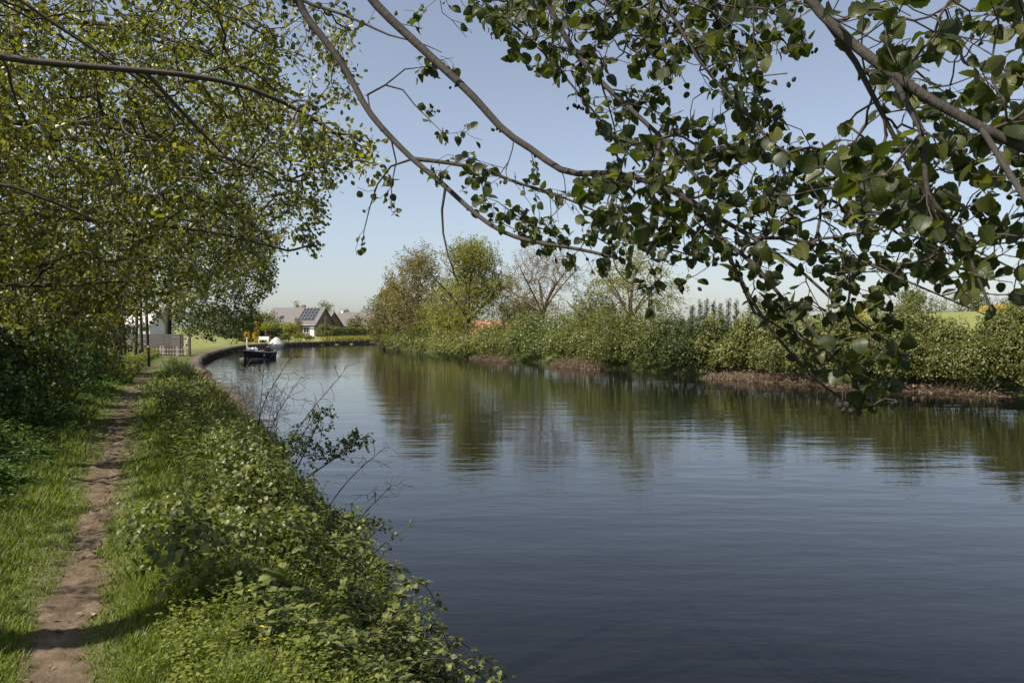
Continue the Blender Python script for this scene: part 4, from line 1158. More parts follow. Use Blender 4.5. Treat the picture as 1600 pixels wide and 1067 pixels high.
# ---------------------------------------------------------------- bare stalks, shoots and brambles on the near bank
def stalk(px, py0, px1, py1, dep, r, nside, label, seed, mat='twig', leaves=0, leaf=.04, group=None, name='dry_stalk', lmat='bramble', sub=.3, cat='plant', ddep=0.0):
    rng = np.random.default_rng(seed)
    a, b = P(px, py0, dep), P(px1, py1, dep + ddep)
    a[2] = max(-.05, gz1(a[0], a[1])) - .03 if a[2] < .5 else a[2]
    root = empty(name, a, 0, label, cat, group)
    sk = Skel(seed)
    mid = (a + b) / 2 + np.array([rng.normal() * .06, rng.normal() * .06, .04]) * np.linalg.norm(b - a)
    r = r * 1.45; nside = int(nside * 2.2)
    sk.polyline([a, mid, b], r, r * .4, .08)
    L = np.linalg.norm(b - a)
    u = rng.uniform(.35, 1.0, nside)[:, None]
    sd = rand_dir(nside, rng) * np.array([1, .7, .55]); sd[:, 2] = np.abs(sd[:, 2])
    T = a * (1 - u) + b * u + (sd + nrm(b - a) * .7) * L * sub * rng.uniform(.4, 1, (nside, 1)) * (1.25 - u * .7)
    sk.attach(T, step=.07, droop=.02, forward=1.0, avoid=4, jit=.12)
    sk.radii(.0030 * max(.7, dep / 14), .35, r * .7)
    ch = sk.chains()
    ms = MB(); sk.tubes(ms, [c for c in ch if c[2] == 0], 5); ms.build('stem', M[mat], root)
    mt = MB(); sk.tubes(mt, [c for c in ch if c[2] < 0], 4); mt.build('twigs', M[mat], root, kind='stuff')
    if leaves:
        pos, ax, no, k = leaf_spots(sk, r * .6, leaves, rng, leaf * .3, .7, .1)
        k = rng.random(len(pos)) < .8
        ml = MB(); ml.leaves(pos[k], ax[k], no[k], leaf * rng.uniform(.6, 1.2, k.sum()), LEAF_MID, np.clip(rng.normal(.35, .22, k.sum()), .02, .98))
        ml.build('foliage', M[lmat], root, kind='stuff')
    return root

SG = 'bare dry stalks standing over the water'
for k, (a, b, c, d_, dep, r, ns, lab, mt) in enumerate([
    (398,720,412,575,15,.007,10,'thin upright dry stalk below the black motorboat','twig'),
    (400,730,452,562,14.5,.009,16,'tall dry stalk with a seedy top leaning right','twig'),
    (408,735,470,590,14.5,.007,14,'dry stalk with many fine side twigs beside the tallest one','twig'),
    (420,740,534,585,14,.008,14,'dry stalk leaning farthest right with a bristly seed head','twig'),
    (385,700,375,590,16,.006,10,'pale dry stalk leaning left over the water','pale_twig'),
    (360,690,398,600,17,.006,12,'pale dry stalk left of the upright one','pale_twig'),
    (430,745,500,640,14,.007,12,'short dry stalk in front of the leaning ones','pale_twig'),
    (330,670,352,585,20,.007,14,'pale bushy dead stalk near the timber edging','pale_twig'),
    (300,650,318,575,23,.007,14,'pale dead stalk closest to the timber edging','pale_twig'),
    (280,640,300,560,24,.008,12,'pale dead stalk at the bend of the path verge','pale_twig'),
    (345,680,330,600,18.5,.006,14,'tangled pale stalk bent towards the path','pale_twig'),
    (410,735,430,610,15,.006,12,'dry stalk with short twigs in the middle of the clump','twig')]):
    stalk(a, b, c, d_, dep, r, ns, lab, 540 + k, mt, group=SG)

rs = np.random.default_rng(888)
for k in range(16):
    x0_ = rs.uniform(345, 440); y0_ = 690 + (x0_ - 360) * .62; dp_ = 17.5 - (x0_ - 345) * .033
    stalk(x0_, y0_, x0_ + rs.uniform(-15, 75), y0_ - rs.uniform(70, 150), dp_, rs.uniform(.003, .0045), int(rs.uniform(8, 16)), 'one of the many fine dry stalks crowded between the taller ones over the water', 900 + k, 'pale_twig' if rs.random() < .6 else 'twig', group=SG)
YG = 'leafy shoots leaning out over the water'
stalk(452,735,560,690,13.3,.012,55,'leafy shoot leaning out over the water, largest of the shoots',560,'twig',3,.058,YG,'leafy_shoot',sub=.42)
stalk(448,728,500,655,13.6,.010,30,'upright leafy shoot at the foot of the dry stalks',561,'twig',3,.055,YG,'leafy_shoot',sub=.4)
stalk(540,840,610,760,10.2,.008,26,'bare twiggy branch fanning out over the water',562,'twig',0,.05,None,'bare_branch',sub=.5)
stalk(500,800,600,700,11.2,.007,12,'thin bare branch rising from the bank to the right',563,'twig',0,.05,None,'bare_branch',sub=.4)
stalk(470,800,575,815,10.8,.011,30,'dark fallen branch lying low along the water',564,'twig',1,.05,None,'fallen_branch',sub=.3)
stalk(535,880,600,820,9.3,.006,22,'small leafy twig with dangling leaves by the fallen branch',565,'twig',1,.05,YG,'leafy_shoot',sub=.35)
stalk(560,905,640,822,8.6,.005,7,'thin sprig with a few leaves at its tip, lowest over the open water',566,'twig',1,.055,YG,'leafy_shoot',sub=.25)

def bramble(pts, label, seed, n, leaf, r=.005):
    """an arching bramble cane: stem, leaves one by one"""
    rng = np.random.default_rng(seed)
    W = np.array([P(*p) for p in pts]); root = empty('bramble', W[0], 0, label, 'bramble', 'bramble canes arching over the water')
    q = resample(smooth_poly(W, 3), .04)
    MB().tubes(q[None], np.linspace(r, r * .4, len(q))[None], 6).build('cane', M['twig'], root)
    inv = M4(root).inverted()
    var = []
    for v, tm in enumerate((LEAF_HI, LEAF_HI2)):
        for tt in (.3, .55, .85):
            b = MB(); tv, tf = leaf_template(6, .36, .62, .06, (.2, -.1)[v], (.2, .35)[v]); b.add(tv, tf, tt, tv); var.append(b.mesh('leaf', M['bramble_near']))
    for k in range(n):
        i = int(rng.integers(len(q) // 6, len(q)))
        t = nrm(q[min(i + 1, len(q) - 1)] - q[max(i - 1, 0)])
        a = nrm(rng.normal(size=3) * np.array([1, 1, .5]) + t * .4 + np.array([0, 0, .1]))
        p0 = q[i] + a * .035
        MBst.append((q[i], p0))
        for s in ((0, 1.0), (1, .8), (-1, .8)):
            ax = nrm(a + s[0] * .95 * nrm(np.cross(a, [0, 0, 1.0])) + np.array([0, 0, -.15]) + rng.normal(size=3) * .1)
            no = nrm(np.array([0, 0, 1.0]) + rng.normal(size=3) * .35)
            y_ = Vector(ax); x_ = y_.cross(Vector(no)).normalized(); z_ = x_.cross(y_)
            o = bpy.data.objects.new('leaf', var[int(rng.integers(6))]); COL.objects.link(o); o.parent = root
            o.matrix_basis = inv @ Matrix.Translation(Vector(p0)) @ Matrix((x_, y_, z_)).transposed().to_4x4() @ Matrix.Scale(leaf * s[1] * rng.uniform(.7, 1.15), 4)
    mp = MB(); mp.tubes(np.array(MBst), np.full((len(MBst), 2), .0012), 3); mp.build('leaf_stalks', M['twig'], root, kind='stuff'); MBst.clear()
MBst = []
M['bramble_near'] = leaf_mat('near bramble leaf', G((.06,.075,.02), (.11,.135,.03), (.20,.21,.07)), .38, .42, .4, veins=True)
bramble([(560,1010,5.2),(600,950,5.3),(640,902,5.35),(668,915,5.4),(684,948,5.45)], 'leafy bramble cane arching up highest against the dark water', 581, 40, .062)
bramble([(590,1040,4.9),(640,985,5.0),(690,985,5.05),(740,1015,5.1),(800,1062,5.1)], 'long bramble cane reaching farthest right over the water', 582, 34, .046)
bramble([(560,1030,4.8),(600,970,4.85),(650,945,4.95),(690,978,5.0),(712,1040,5.0)], 'bramble cane bending down in the middle of the corner thicket', 583, 40, .055)
bramble([(480,1000,5.2),(530,925,5.35),(580,885,5.5),(632,885,5.55)], 'bramble cane behind the corner thicket with pale new leaves', 584, 38, .06)
bramble([(600,1090,4.4),(640,1035,4.5),(690,1025,4.55),(740,1045,4.6),(770,1075,4.6)], 'bramble cane at the bottom edge with reddish tip', 585, 34, .045)
bramble([(420,940,5.7),(480,868,5.9),(540,835,6.1),(590,868,6.2)], 'bramble cane over the undergrowth below the fallen branch', 586, 38, .066)
bramble([(360,900,6.2),(400,815,6.4),(450,785,6.6),(500,815,6.7)], 'bramble cane in the middle of the sunny undergrowth', 587, 36, .066)
bramble([(520,1060,4.5),(560,1000,4.55),(610,985,4.6),(650,1010,4.65),(668,1050,4.65)], 'bramble cane nearest the camera in the bottom corner thicket', 588, 34, .05)

# a few broad upright blades and dock leaves in the near corner
def blade_plant(px, py, dep, label, seed, n, L, wid):
    rng = np.random.default_rng(seed)
    b = P(px, py, dep); b[2] = gz1(b[0], b[1]); root = empty('iris_plant', b, 0, label, 'plant', 'plants with sword shaped leaves')
    for k in range(n):
        a = rng.random() * 6.28; ln = L * rng.uniform(.6, 1.1); s = rng.uniform(.25, .7)
        u = np.linspace(0, 1, 7)
        c = np.c_[np.cos(a) * s * ln * u ** 2, np.sin(a) * s * ln * u ** 2, ln * (u - .25 * s * u ** 2.5)] + b
        sd = np.array([-math.sin(a), math.cos(a), 0]); w = wid * (np.sin(np.pi * (.12 + .88 * u)) ** .6); w[-1] = .001
        V = np.r_[c - sd * w[:, None] / 2, c + np.array([0, 0, -.006]) , c + sd * w[:, None] / 2]
        i = np.arange(6); mbb = MB().add(V, [np.r_[np.c_[i, i + 1, i + 8, i + 7], np.c_[i + 7, i + 8, i + 15, i + 14]]], np.full(21, rng.uniform(.5, .9)))
        mbb.build('leaf', M['grass'], root)
blade_plant(512, 985, 5.6, 'sword leaved plant with a tall pale blade beside the corner brambles', 591, 8, .42, .028)
blade_plant(492, 1035, 4.9, 'sword leaved plant with bent blades at the bottom of the bank', 592, 7, .40, .03)
blade_plant(420, 900, 6.4, 'single tuft of long blades in the sunny undergrowth', 593, 6, .45, .022)

# buttercups
pet = MB()
for k in range(5):
    a = k * 1.2566
    pet.leaves(np.array([[0, 0, 0]]), np.array([[math.cos(a), math.sin(a), .45]]), np.array([[-math.cos(a) * .5, -math.sin(a) * .5, 1.0]]), 1.0, LEAF_MID, .5, 1.35)
pet_me = pet.mesh('petals', M['buttercup'])
st_me = MB().tubes([[(0, 0, -1), (.03, .02, -.5), (0, 0, 0)]], [[.007, .006, .005]], 4).mesh('stem', M['grass'])
rng = np.random.default_rng(600)
n = 0
while n < 24:
    px, py = rng.uniform(150, 480), rng.uniform(860, 1062)
    if rng.random() < .25: px, py = rng.uniform(380, 440), rng.uniform(960, 1060)
    dep = 1.6 * F / (py - HORIZON + 30)
    p = P(px, py, dep); g, d, lf, wet, dp = [v[0] for v in ground(np.array([p[0]]), np.array([p[1]]), True)]
    if dp < .45 or wet: continue
    n += 1
    h = rng.uniform(.14, .26)
    r = empty('buttercup', (p[0], p[1], g), rng.random() * 6, 'small yellow buttercup in the sunlit grass between path and brambles', 'flower', 'buttercups in the verge')
    for me, s in ((pet_me, rng.uniform(.009, .013)), (st_me, h)):
        o = bpy.data.objects.new(me.name, me); COL.objects.link(o); o.parent = r; o.location = (0, 0, h); o.scale = (s, s, s)
        if me is pet_me: o.rotation_euler = (rng.normal() * .4, rng.normal() * .4, 0)

# ---------------------------------------------------------------- houses
def gable_house(root, L, W, ze, zr, wall, roof, over=.35, th=.18):
    """walls with two gables along local x, two roof slabs; local coordinates"""
    w = MB()
    w.prism([(-L/2, -W/2, -.3), (-L/2, W/2, -.3), (-L/2, W/2, ze), (-L/2, 0, zr - .02), (-L/2, -W/2, ze)], (L, 0, 0))
    w.build('wall', M[wall], root, False, world=False)
    sl = (zr - ze) / (W / 2)
    for s in (-1, 1):
        r = MB()
        ye, zE = s * (W / 2 + over), ze - over * sl
        r.prism([(-L/2 - .25, s * .001, zr + .02), (-L/2 - .25, ye, zE + .02), (-L/2 - .25, ye, zE + th + .02), (-L/2 - .25, s * .001, zr + th + .08)], (L + .5, 0, 0))
        r.build('roof', M[roof], root, False, world=False)

def window(root, c, w, h, axis='x', frame='white'):
    """framed pane; c is its middle on the wall face, facing -y (axis x) or +x (axis y)"""
    f, p = MB(), MB()
    t = .07
    def bx(m, du, dz, su, sz, out, dpt):
        if axis == 'x': m.box((c[0] + du, c[1] - out, c[2] + dz), (su, dpt, sz))
        else: m.box((c[0] + out, c[1] + du, c[2] + dz), (dpt, su, sz))
    for s in (-1, 1):
        bx(f, s * (w/2 - t/2), 0, t, h, .02, .08); bx(f, 0, s * (h/2 - t/2), w - 2*t - .004, t, .02, .08)
    bx(f, 0, 0, t * .7, h - 2*t - .004, .015, .05)
    fo = f.build('window', M[frame], root, False, world=False)
    bx(p, 0, 0, w - .02, h - .02, .004, .02)
    g = p.build('pane', M['glass'], None, False); g.parent = fo

hx = float(P(468, 513, 170)[0])
H1 = empty('brick_house', (hx, 170, gz1(hx, 170)), math.radians(-12), 'brick house with a big steep grey tiled roof carrying solar panels, behind the lawn', 'house')
gable_house(H1, 11.6, 8.2, 2.75, 5.85, 'brick', 'roof_grey')
sl = (5.85 - 2.75) / 4.1
def on_roof(u, v, out=0.0):
    """u along the ridge, v down the front slope from the ridge (metres)"""
    k = math.hypot(1, sl); return (u, -v / k - out * sl / k, 5.85 + .26 - v * sl / k + out / k)
pv = MB(); e = .55
pv.add([on_roof(-.5, -.0, 0)] , [])
for r_ in range(4):
    for c_ in range(5):
        u0, v0 = 1.35 + c_ * .74, .35 + r_ * 1.08
        q = [on_roof(u0, v0, .06), on_roof(u0 + .66, v0, .06), on_roof(u0 + .66, v0 + .98, .06), on_roof(u0, v0 + .98, .06)]
        n_ = np.array(on_roof(0, 0, .05)) - np.array(on_roof(0, 0, 0))
        pnl = MB().prism(q[::-1], -n_).build('solar_panel', M['panel'], H1, False, world=False)
        fr = MB()
        for a_, b_ in zip(q, q[1:] + q[:1]): fr.bar(np.array(a_) + n_ * .12, np.array(b_) + n_ * .12, .035)
        fo = fr.build('frame', M['grey'], None, False); fo.parent = pnl
MB().box((.9, .25, 6.15), (.6, .6, 1.0)).build('chimney', M['brick'], H1, False, world=False)
sk_ = MB().prism([on_roof(-3.0, 3.1, .10), on_roof(-2.2, 3.1, .10), on_roof(-2.2, 4.1, .10), on_roof(-3.0, 4.1, .10)][::-1], (0, .04, -.06)).build('skylight', M['glass'], H1, False, world=False)
MB().box((1.2, -4.56, 2.42), (9.3, .12, .2)).build('gutter', M['alu'], H1, False, world=False)
for u_ in (1.2, 3.6): window(H1, (u_, -4.1, 1.35), 1.3, 1.3)
window(H1, (5.8, -1.6, 1.4), 1.2, 1.3, 'y'); window(H1, (5.8, .2, 3.6), 1.0, 1.0, 'y')
MB().box((4.9, -4.13, .95), (.95, .08, 2.1)).build('door', M['white'], H1, False, world=False)
hx2 = float(P(512, 513, 176)[0])
H1b = empty('outbuilding', (hx2, 176, gz1(hx2, 176)), math.radians(-30), 'lower gabled extension right of the solar roof house', 'house')
gable_house(H1b, 3.6, 5.2, 2.4, 5.1, 'brick', 'roof_grey'); window(H1b, (1.8, 0, 1.5), 1.1, 1.2, 'y')

hx = float(P(560, 513, 195)[0])
H2 = empty('brick_house', (hx, 195, gz1(hx, 195)), math.radians(-6), 'low grey roofed house half hidden behind the clipped hedge', 'house')
gable_house(H2, 9.5, 7, 2.4, 5.4, 'brick', 'roof_grey'); window(H2, (-2.4, -3.5, 1.3), 1.2, 1.2); window(H2, (1.0, -3.5, 1.3), 1.2, 1.2)
MB().box((-4.0, 0, 5.3), (.6, .6, 1.3)).build('chimney', M['white'], H2, False, world=False)
hx = float(P(772, 513, 150)[0])
H3 = empty('red_roofed_house', (hx, 150, gz1(hx, 150)), math.radians(4), 'house with a bright red tiled roof seen between the far bank trees', 'house')
gable_house(H3, 10, 7, 2.4, 4.75, 'brick', 'roof_red'); window(H3, (-2, -3.5, 1.4), 1.2, 1.2); window(H3, (2, -3.5, 1.4), 1.2, 1.2)
hx = float(P(188, 513, 92)[0])
H4 = empty('white_building', (hx, 92, gz1(hx, 92)), math.radians(8), 'long white building glimpsed between the thin trunks on the left', 'building')
gable_house(H4, 8.2, 6, 2.2, 3.9, 'white', 'cover', .15); window(H4, (2.2, -3.0, 1.6), 1.5, 1.0); window(H4, (-2.2, -3.0, 1.6), 1.5, 1.0)

# ---------------------------------------------------------------- far gardens and trees behind
far_tree('garden_tree', 'brownish green tree in the gap left of the solar roof house', 412, 150, 487, 52, 'far_leaf', .34, 260, 7, 701)
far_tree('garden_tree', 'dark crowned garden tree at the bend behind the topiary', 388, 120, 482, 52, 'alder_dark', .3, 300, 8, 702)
far_tree('garden_tree', 'green tree peeping over the ridge left of the chimney', 464, 200, 474, 34, 'far_leaf', .4, 160, 7, 703, 'trees behind the far houses')
far_tree('garden_tree', 'broad green tree behind the right end of the solar roof', 511, 200, 474, 48, 'far_leaf', .4, 240, 7, 704, 'trees behind the far houses')
far_tree('garden_tree', 'small pale tree left of the half hidden house', 541, 205, 480, 24, 'far_leaf', .4, 120, 7, 705, 'trees behind the far houses')
far_tree('garden_tree', 'shrubby tree against the front of the half hidden house', 556, 168, 494, 34, 'far_leaf', .32, 180, 7, 706)
far_tree('garden_tree', 'tall narrow bronze shrub beside the lower edge of the solar panels', 466, 155, 498, 17, 'brown_leaf', .26, 120, 7, 707, narrow=True)
far_tree('garden_tree', 'loose grey green willow shrub at the corner of the brick house', 508, 140, 508, 26, 'far_leaf', .26, 160, 7, 708)
for k, (px, dep, yt, w) in enumerate([(40,190,470,120),(130,210,476,110),(245,200,474,90),(330,190,478,90),(590,240,482,70),(640,230,478,90),(700,240,480,90),(860,260,484,110),(1000,280,486,110),(1240,300,483,120),(1480,260,478,120),(1650,240,470,140)]):
    far_tree('field_tree', ['bushy tree far behind the bushes at the left edge','bushy tree far behind the white building','tree beyond the thin trunks on the left','tree far behind the dark tree at the bend','tree on the horizon just left of the far bank trees','tree behind the olive brown bushy tree','tree behind the yellow green willow','tree far behind the bare budding tree','tree far behind the sparse yellow tree','tree far beyond the hedge under the hanging twigs','tree far behind the two domed trees','tree on the horizon outside the right edge'][k],
             px, dep, yt, w, 'far_leaf', .5, 230, 7, 720 + k, 'trees on the horizon')

def garden_bush(px, dep, yt, w, label, mat, n, leaf, seed, name='garden_bush', group='garden shrubs on the far bank', z0=None, hfrac=.55, tint=(.5, .25), cat='bush', flat=1.0):
    rng = np.random.default_rng(seed)
    x = float(P(px, 513, dep)[0]); g = gz1(x, dep) if z0 is None else z0
    zt = EYE + (HORIZON - yt) / F * dep; ww = w / F * dep / 2; h = zt - g
    lp = [(x + ww * .45 * t, dep + rng.normal() * .2, g + h * .5, ww * .6, ww * .6 * flat, h * .5) for t in (-1, 0, 1)] + [(x, dep, g + h * .6, ww * .7, ww * .7 * flat, h * .42)]
    return bush(name, label, lp, n, leaf, mat, seed, tint=tint, group=group, cat=cat, stems=3, base=(x, dep, g), stemr=.03)
garden_bush(452, 124, 505, 34, 'large round yellow green bush left of the brick wall', 'willow', 2600, .2, 741, tint=(.35, .25))
garden_bush(445, 119, 521, 18, 'small dark bush beside the covered boat', 'hedge', 900, .18, 742, tint=(.4, .2))
garden_bush(466, 128, 520, 22, 'low yellow green bush on the lawn before the brick wall', 'willow', 1000, .18, 743, tint=(.4, .25))
garden_bush(482, 130, 524, 16, 'tiny bush on the lawn beside the house door', 'hedge', 600, .18, 744)
garden_bush(430, 132, 500, 40, 'tall light bush behind the mushroom shaped tree', 'far_leaf', 1300, .25, 745)
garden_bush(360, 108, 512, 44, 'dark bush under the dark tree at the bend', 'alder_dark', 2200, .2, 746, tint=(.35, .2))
garden_bush(386, 112, 517, 10, 'low yellow flowering shrub by the mooring post', 'yellow_leaf', 500, .16, 747)
b = P(400, 520, 116); g = gz1(b[0], 116)
far_tree('golden_conifer', 'narrow golden yellow conifer column beside the mushroom shaped tree', 400, 116, 503, 8, 'yellow_leaf', .16, 130, 8, 748, None, True, .2)
# the clipped mushroom shaped tree
b = P(415, 520, 117); g = gz1(b[0], 117); zc = EYE + (HORIZON - 518) / F * 117
TP = empty('topiary_tree', (b[0], 117, g), 0, 'clipped mushroom shaped tree on a pale trunk at the water garden', 'tree')
MB().tubes([[(b[0], 117, g - .1), (b[0] + .03, 117, (g + zc) / 2), (b[0], 117, zc + .4)]], [[.14, .11, .10]], 8).build('trunk', M['pale_wood'], TP)
rng = np.random.default_rng(749); a = rng.random(1800) * 6.28; rr = np.sqrt(rng.random(1800)) * 1.15
zz = zc + .12 + 1.05 * np.sqrt(np.maximum(0, 1 - (rr / 1.18) ** 2)) * np.where(rng.random(1800) < .8, 1, rng.random(1800))
MB().leaves(np.c_[b[0] + rr * np.cos(a), 117 + rr * np.sin(a), zz], rand_dir(1800, rng), np.array([0, 0, 1.0]) + rand_dir(1800, rng) * .6, .15 * rng.uniform(.7, 1.2, 1800), LEAF_LO, np.clip(rng.normal(.5, .25, 1800), 0, 1)).build('crown', M['willow'], TP, kind='stuff')
PL = empty('planter', (b[0] + .1, 115.6, g), 0, 'white garden bench at the foot of the mushroom shaped tree', 'bench')
for nm, c, s in (('seat', (b[0] + .1, 115.6, g + .45), (1.5, .45, .08)), ('leg', (b[0] - .5, 115.6, g + .2), (.12, .4, .42)), ('leg', (b[0] + .7, 115.6, g + .2), (.12, .4, .42)), ('backrest', (b[0] + .1, 115.85, g + .72), (1.5, .06, .4))):
    MB().box(c, s).build(nm, M['white'], PL, False)
PL.name = 'garden_bench'
# clipped hedges
def box_hedge(p0, p1, d0, d1, ytop, label, mat, n, leaf, seed, thick=1.0, tint=(.5, .25)):
    rng = np.random.default_rng(seed)
    A_, B_ = P(p0, 513, d0)[:2], P(p1, 513, d1)[:2]
    zt = EYE + (HORIZON - ytop) / F * (d0 + d1) / 2; g = gz1(*((A_ + B_) / 2))
    root = empty('clipped_hedge', (*((A_ + B_) / 2), g), 0, label, 'hedge')
    u = rng.random(n); face = rng.random(n)
    t = nrm(B_ - A_); nn_ = np.array([t[1], -t[0]])
    off = np.where(face < .55, thick / 2, np.where(face < .7, -thick / 2, rng.uniform(-.5, .5, n) * thick)) + rng.normal(0, .08, n)
    z_ = np.where(face < .7, g + rng.random(n) * (zt - g), zt) + rng.normal(0, .07, n) + .12 * wob(u * 20, u * 5, 1)
    q = A_ + (B_ - A_) * u[:, None] + nn_ * off[:, None]
    no = nrm(np.c_[nn_[None] * np.where(face < .7, np.sign(off), 0)[:, None], np.where(face < .7, .3, 1)] + rand_dir(n, rng) * .7)
    MB().leaves(np.c_[q, z_], rand_dir(n, rng), no, leaf * rng.uniform(.6, 1.2, n), LEAF_LO, np.clip(rng.normal(tint[0], tint[1], n), 0, 1)).build('foliage', M[mat], root, kind='stuff')
    k = 24; q = A_ + (B_ - A_) * rng.random((k, 1))
    MB().tubes(np.stack([np.c_[q, np.full(k, g - .1)], np.c_[q, np.full(k, zt - .2)]], 1), np.full((k, 2), .04), 4).build('stems', M['twig'], root, kind='stuff')
box_hedge(508, 586, 152, 160, 513, 'long clipped green hedge before the half hidden house', 'hedge', 5200, .24, 761, 1.4)
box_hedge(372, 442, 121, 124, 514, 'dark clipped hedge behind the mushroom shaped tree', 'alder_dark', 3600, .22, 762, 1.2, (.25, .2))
# reeds along the far shore
rng = np.random.default_rng(770); n = 3800
fb = resample(LBs, .3); fb = fb[(fb[:, 1] > 128) & (fb[:, 1] < 152)]
i = rng.integers(len(fb), size=n); q = fb[i] + np.c_[rng.uniform(-2.2, -.1, n), rng.uniform(.1, 2.2, n)]
grass_blades(q[:, 0], q[:, 1], rng.uniform(.3, 1.0, n), rng.uniform(.07, .14, n), rng, 'willow', 'shore_reeds', .3, (.5, .25))

# fence and gate on the left, beyond the dry grass
fa, fbn = np.array([*P(160, 513, 66)[:2]]), np.array([*P(282, 513, 61)[:2]])
gF = gz1(*((fa + fbn) / 2))
FN = empty('board_fence', (*((fa + fbn) / 2), gF), 0, 'long dark board fence between the thin trunks and the dry grass', 'fence')
for u in np.linspace(0, 1, 6):
    c = fa + (fbn - fa) * u; MB().box((c[0], c[1] + .07, gF + .78), (.12, .12, 1.75)).build('post', M['dark_wood'], FN, False)
rz = math.atan2(fbn[1] - fa[1], fbn[0] - fa[0])
for s in range(5):
    c = fa + (fbn - fa) * (s + .5) / 5; L = np.linalg.norm(fbn - fa) / 5 - .02
    for k in range(8):
        MB().box((c[0], c[1] - .03, gF + .18 + k * .195 + RNG.uniform(-.01, .01)), (L, .035, .18), rz).build('board', M['dark_wood'], FN, False)
fc = np.array([*P(296, 513, 60)[:2]]); gG = gz1(*fc)
GT = empty('field_gate', (*((fbn + fc) / 2), gG), 0, 'weathered timber gate with a pale diagonal brace at the end of the fence', 'gate')
for c in (fbn + np.array([.2, -.2]), fc): MB().box((c[0], c[1], gG + .75), (.15, .15, 1.7)).build('post', M['quay_wood'], GT, False)
for h in (.45, .85, 1.3): MB().bar((*(fbn + np.array([.27, -.2])), gG + h), (*fc, gG + h), .05, .12).build('rail', M['dark_wood'], GT, False)
MB().bar((*(fbn + np.array([.27, -.26])), gG + .4), (*(fc + np.array([-.05, -.06])), gG + 1.42), .05, .14).build('brace', M['pale_wood'], GT, False)
# low paling in front of it
rng = np.random.default_rng(780)
pa, pb = np.array([*P(238, 513, 58)[:2]]), np.array([*P(290, 513, 56.5)[:2]])
PF = empty('paling_fence', (*((pa + pb) / 2), gz1(*((pa + pb) / 2))), 0, 'short row of pale upstanding palings in front of the gate', 'fence')
for u in np.linspace(0, 1, 13):
    c = pa + (pb - pa) * u; g = gz1(*c); MB().box((c[0], c[1], g + .5), (.08, .04, .7 + rng.uniform(-.12, .12))).build('pale', M['quay_wood' if rng.random() < .7 else 'pale_wood'], PF, False)
for h in (.3, .6): MB().bar((*(pa + np.array([0, .05])), gz1(*pa) + h), (*(pb + np.array([0, .05])), gz1(*pb) + h), .04, .07).build('rail', M['pale_wood'], PF, False)

# ---------------------------------------------------------------- boats
def hull(L, B, zd, draft, sheer, n=15):
    """stations from stern (y=0) to bow (y=L): outer skin with rounded bilge, and inner side"""
    t = np.linspace(0, 1, n)
    half = B / 2 * np.where(t < .45, .80 + .2 * np.sin(t / .45 * math.pi / 2), np.power(np.maximum(0, 1 - ((t - .45) / .55) ** 2.1), .75)); half[-1] = .03
    top = zd + sheer * (t - .35) ** 2 * 2
    sec = [(0, -draft), (.55, -draft * .8), (.88, -.02), (1.0, .55), (1.04, 1.0)]
    V = []
    for k in range(n):
        row = []
        for a, b_ in sec:
            z = b_ if b_ <= 0 else b_ * top[k]
            row.append((a * half[k], t[k] * L + (.28 * max(z, 0) * (t[k] > .95)), z))
        V.append([(-x_, y_, z_) for x_, y_, z_ in row[:0:-1]] + row)
    return np.array(V), half, top, t

def boat_hull_mesh(L, B, zd, draft, sheer, th=.05):
    V, half, top, t = hull(L, B, zd, draft, sheer)
    n, k, _ = V.shape
    m = MB()
    i, j = np.meshgrid(np.arange(n - 1), np.arange(k - 1), indexing='ij')
    m.add(V.reshape(-1, 3), [np.stack([i * k + j, i * k + j + 1, (i + 1) * k + j + 1, (i + 1) * k + j], -1).reshape(-1, 4), [list(range(k))[::-1]]])
    return m, V, half, top, t

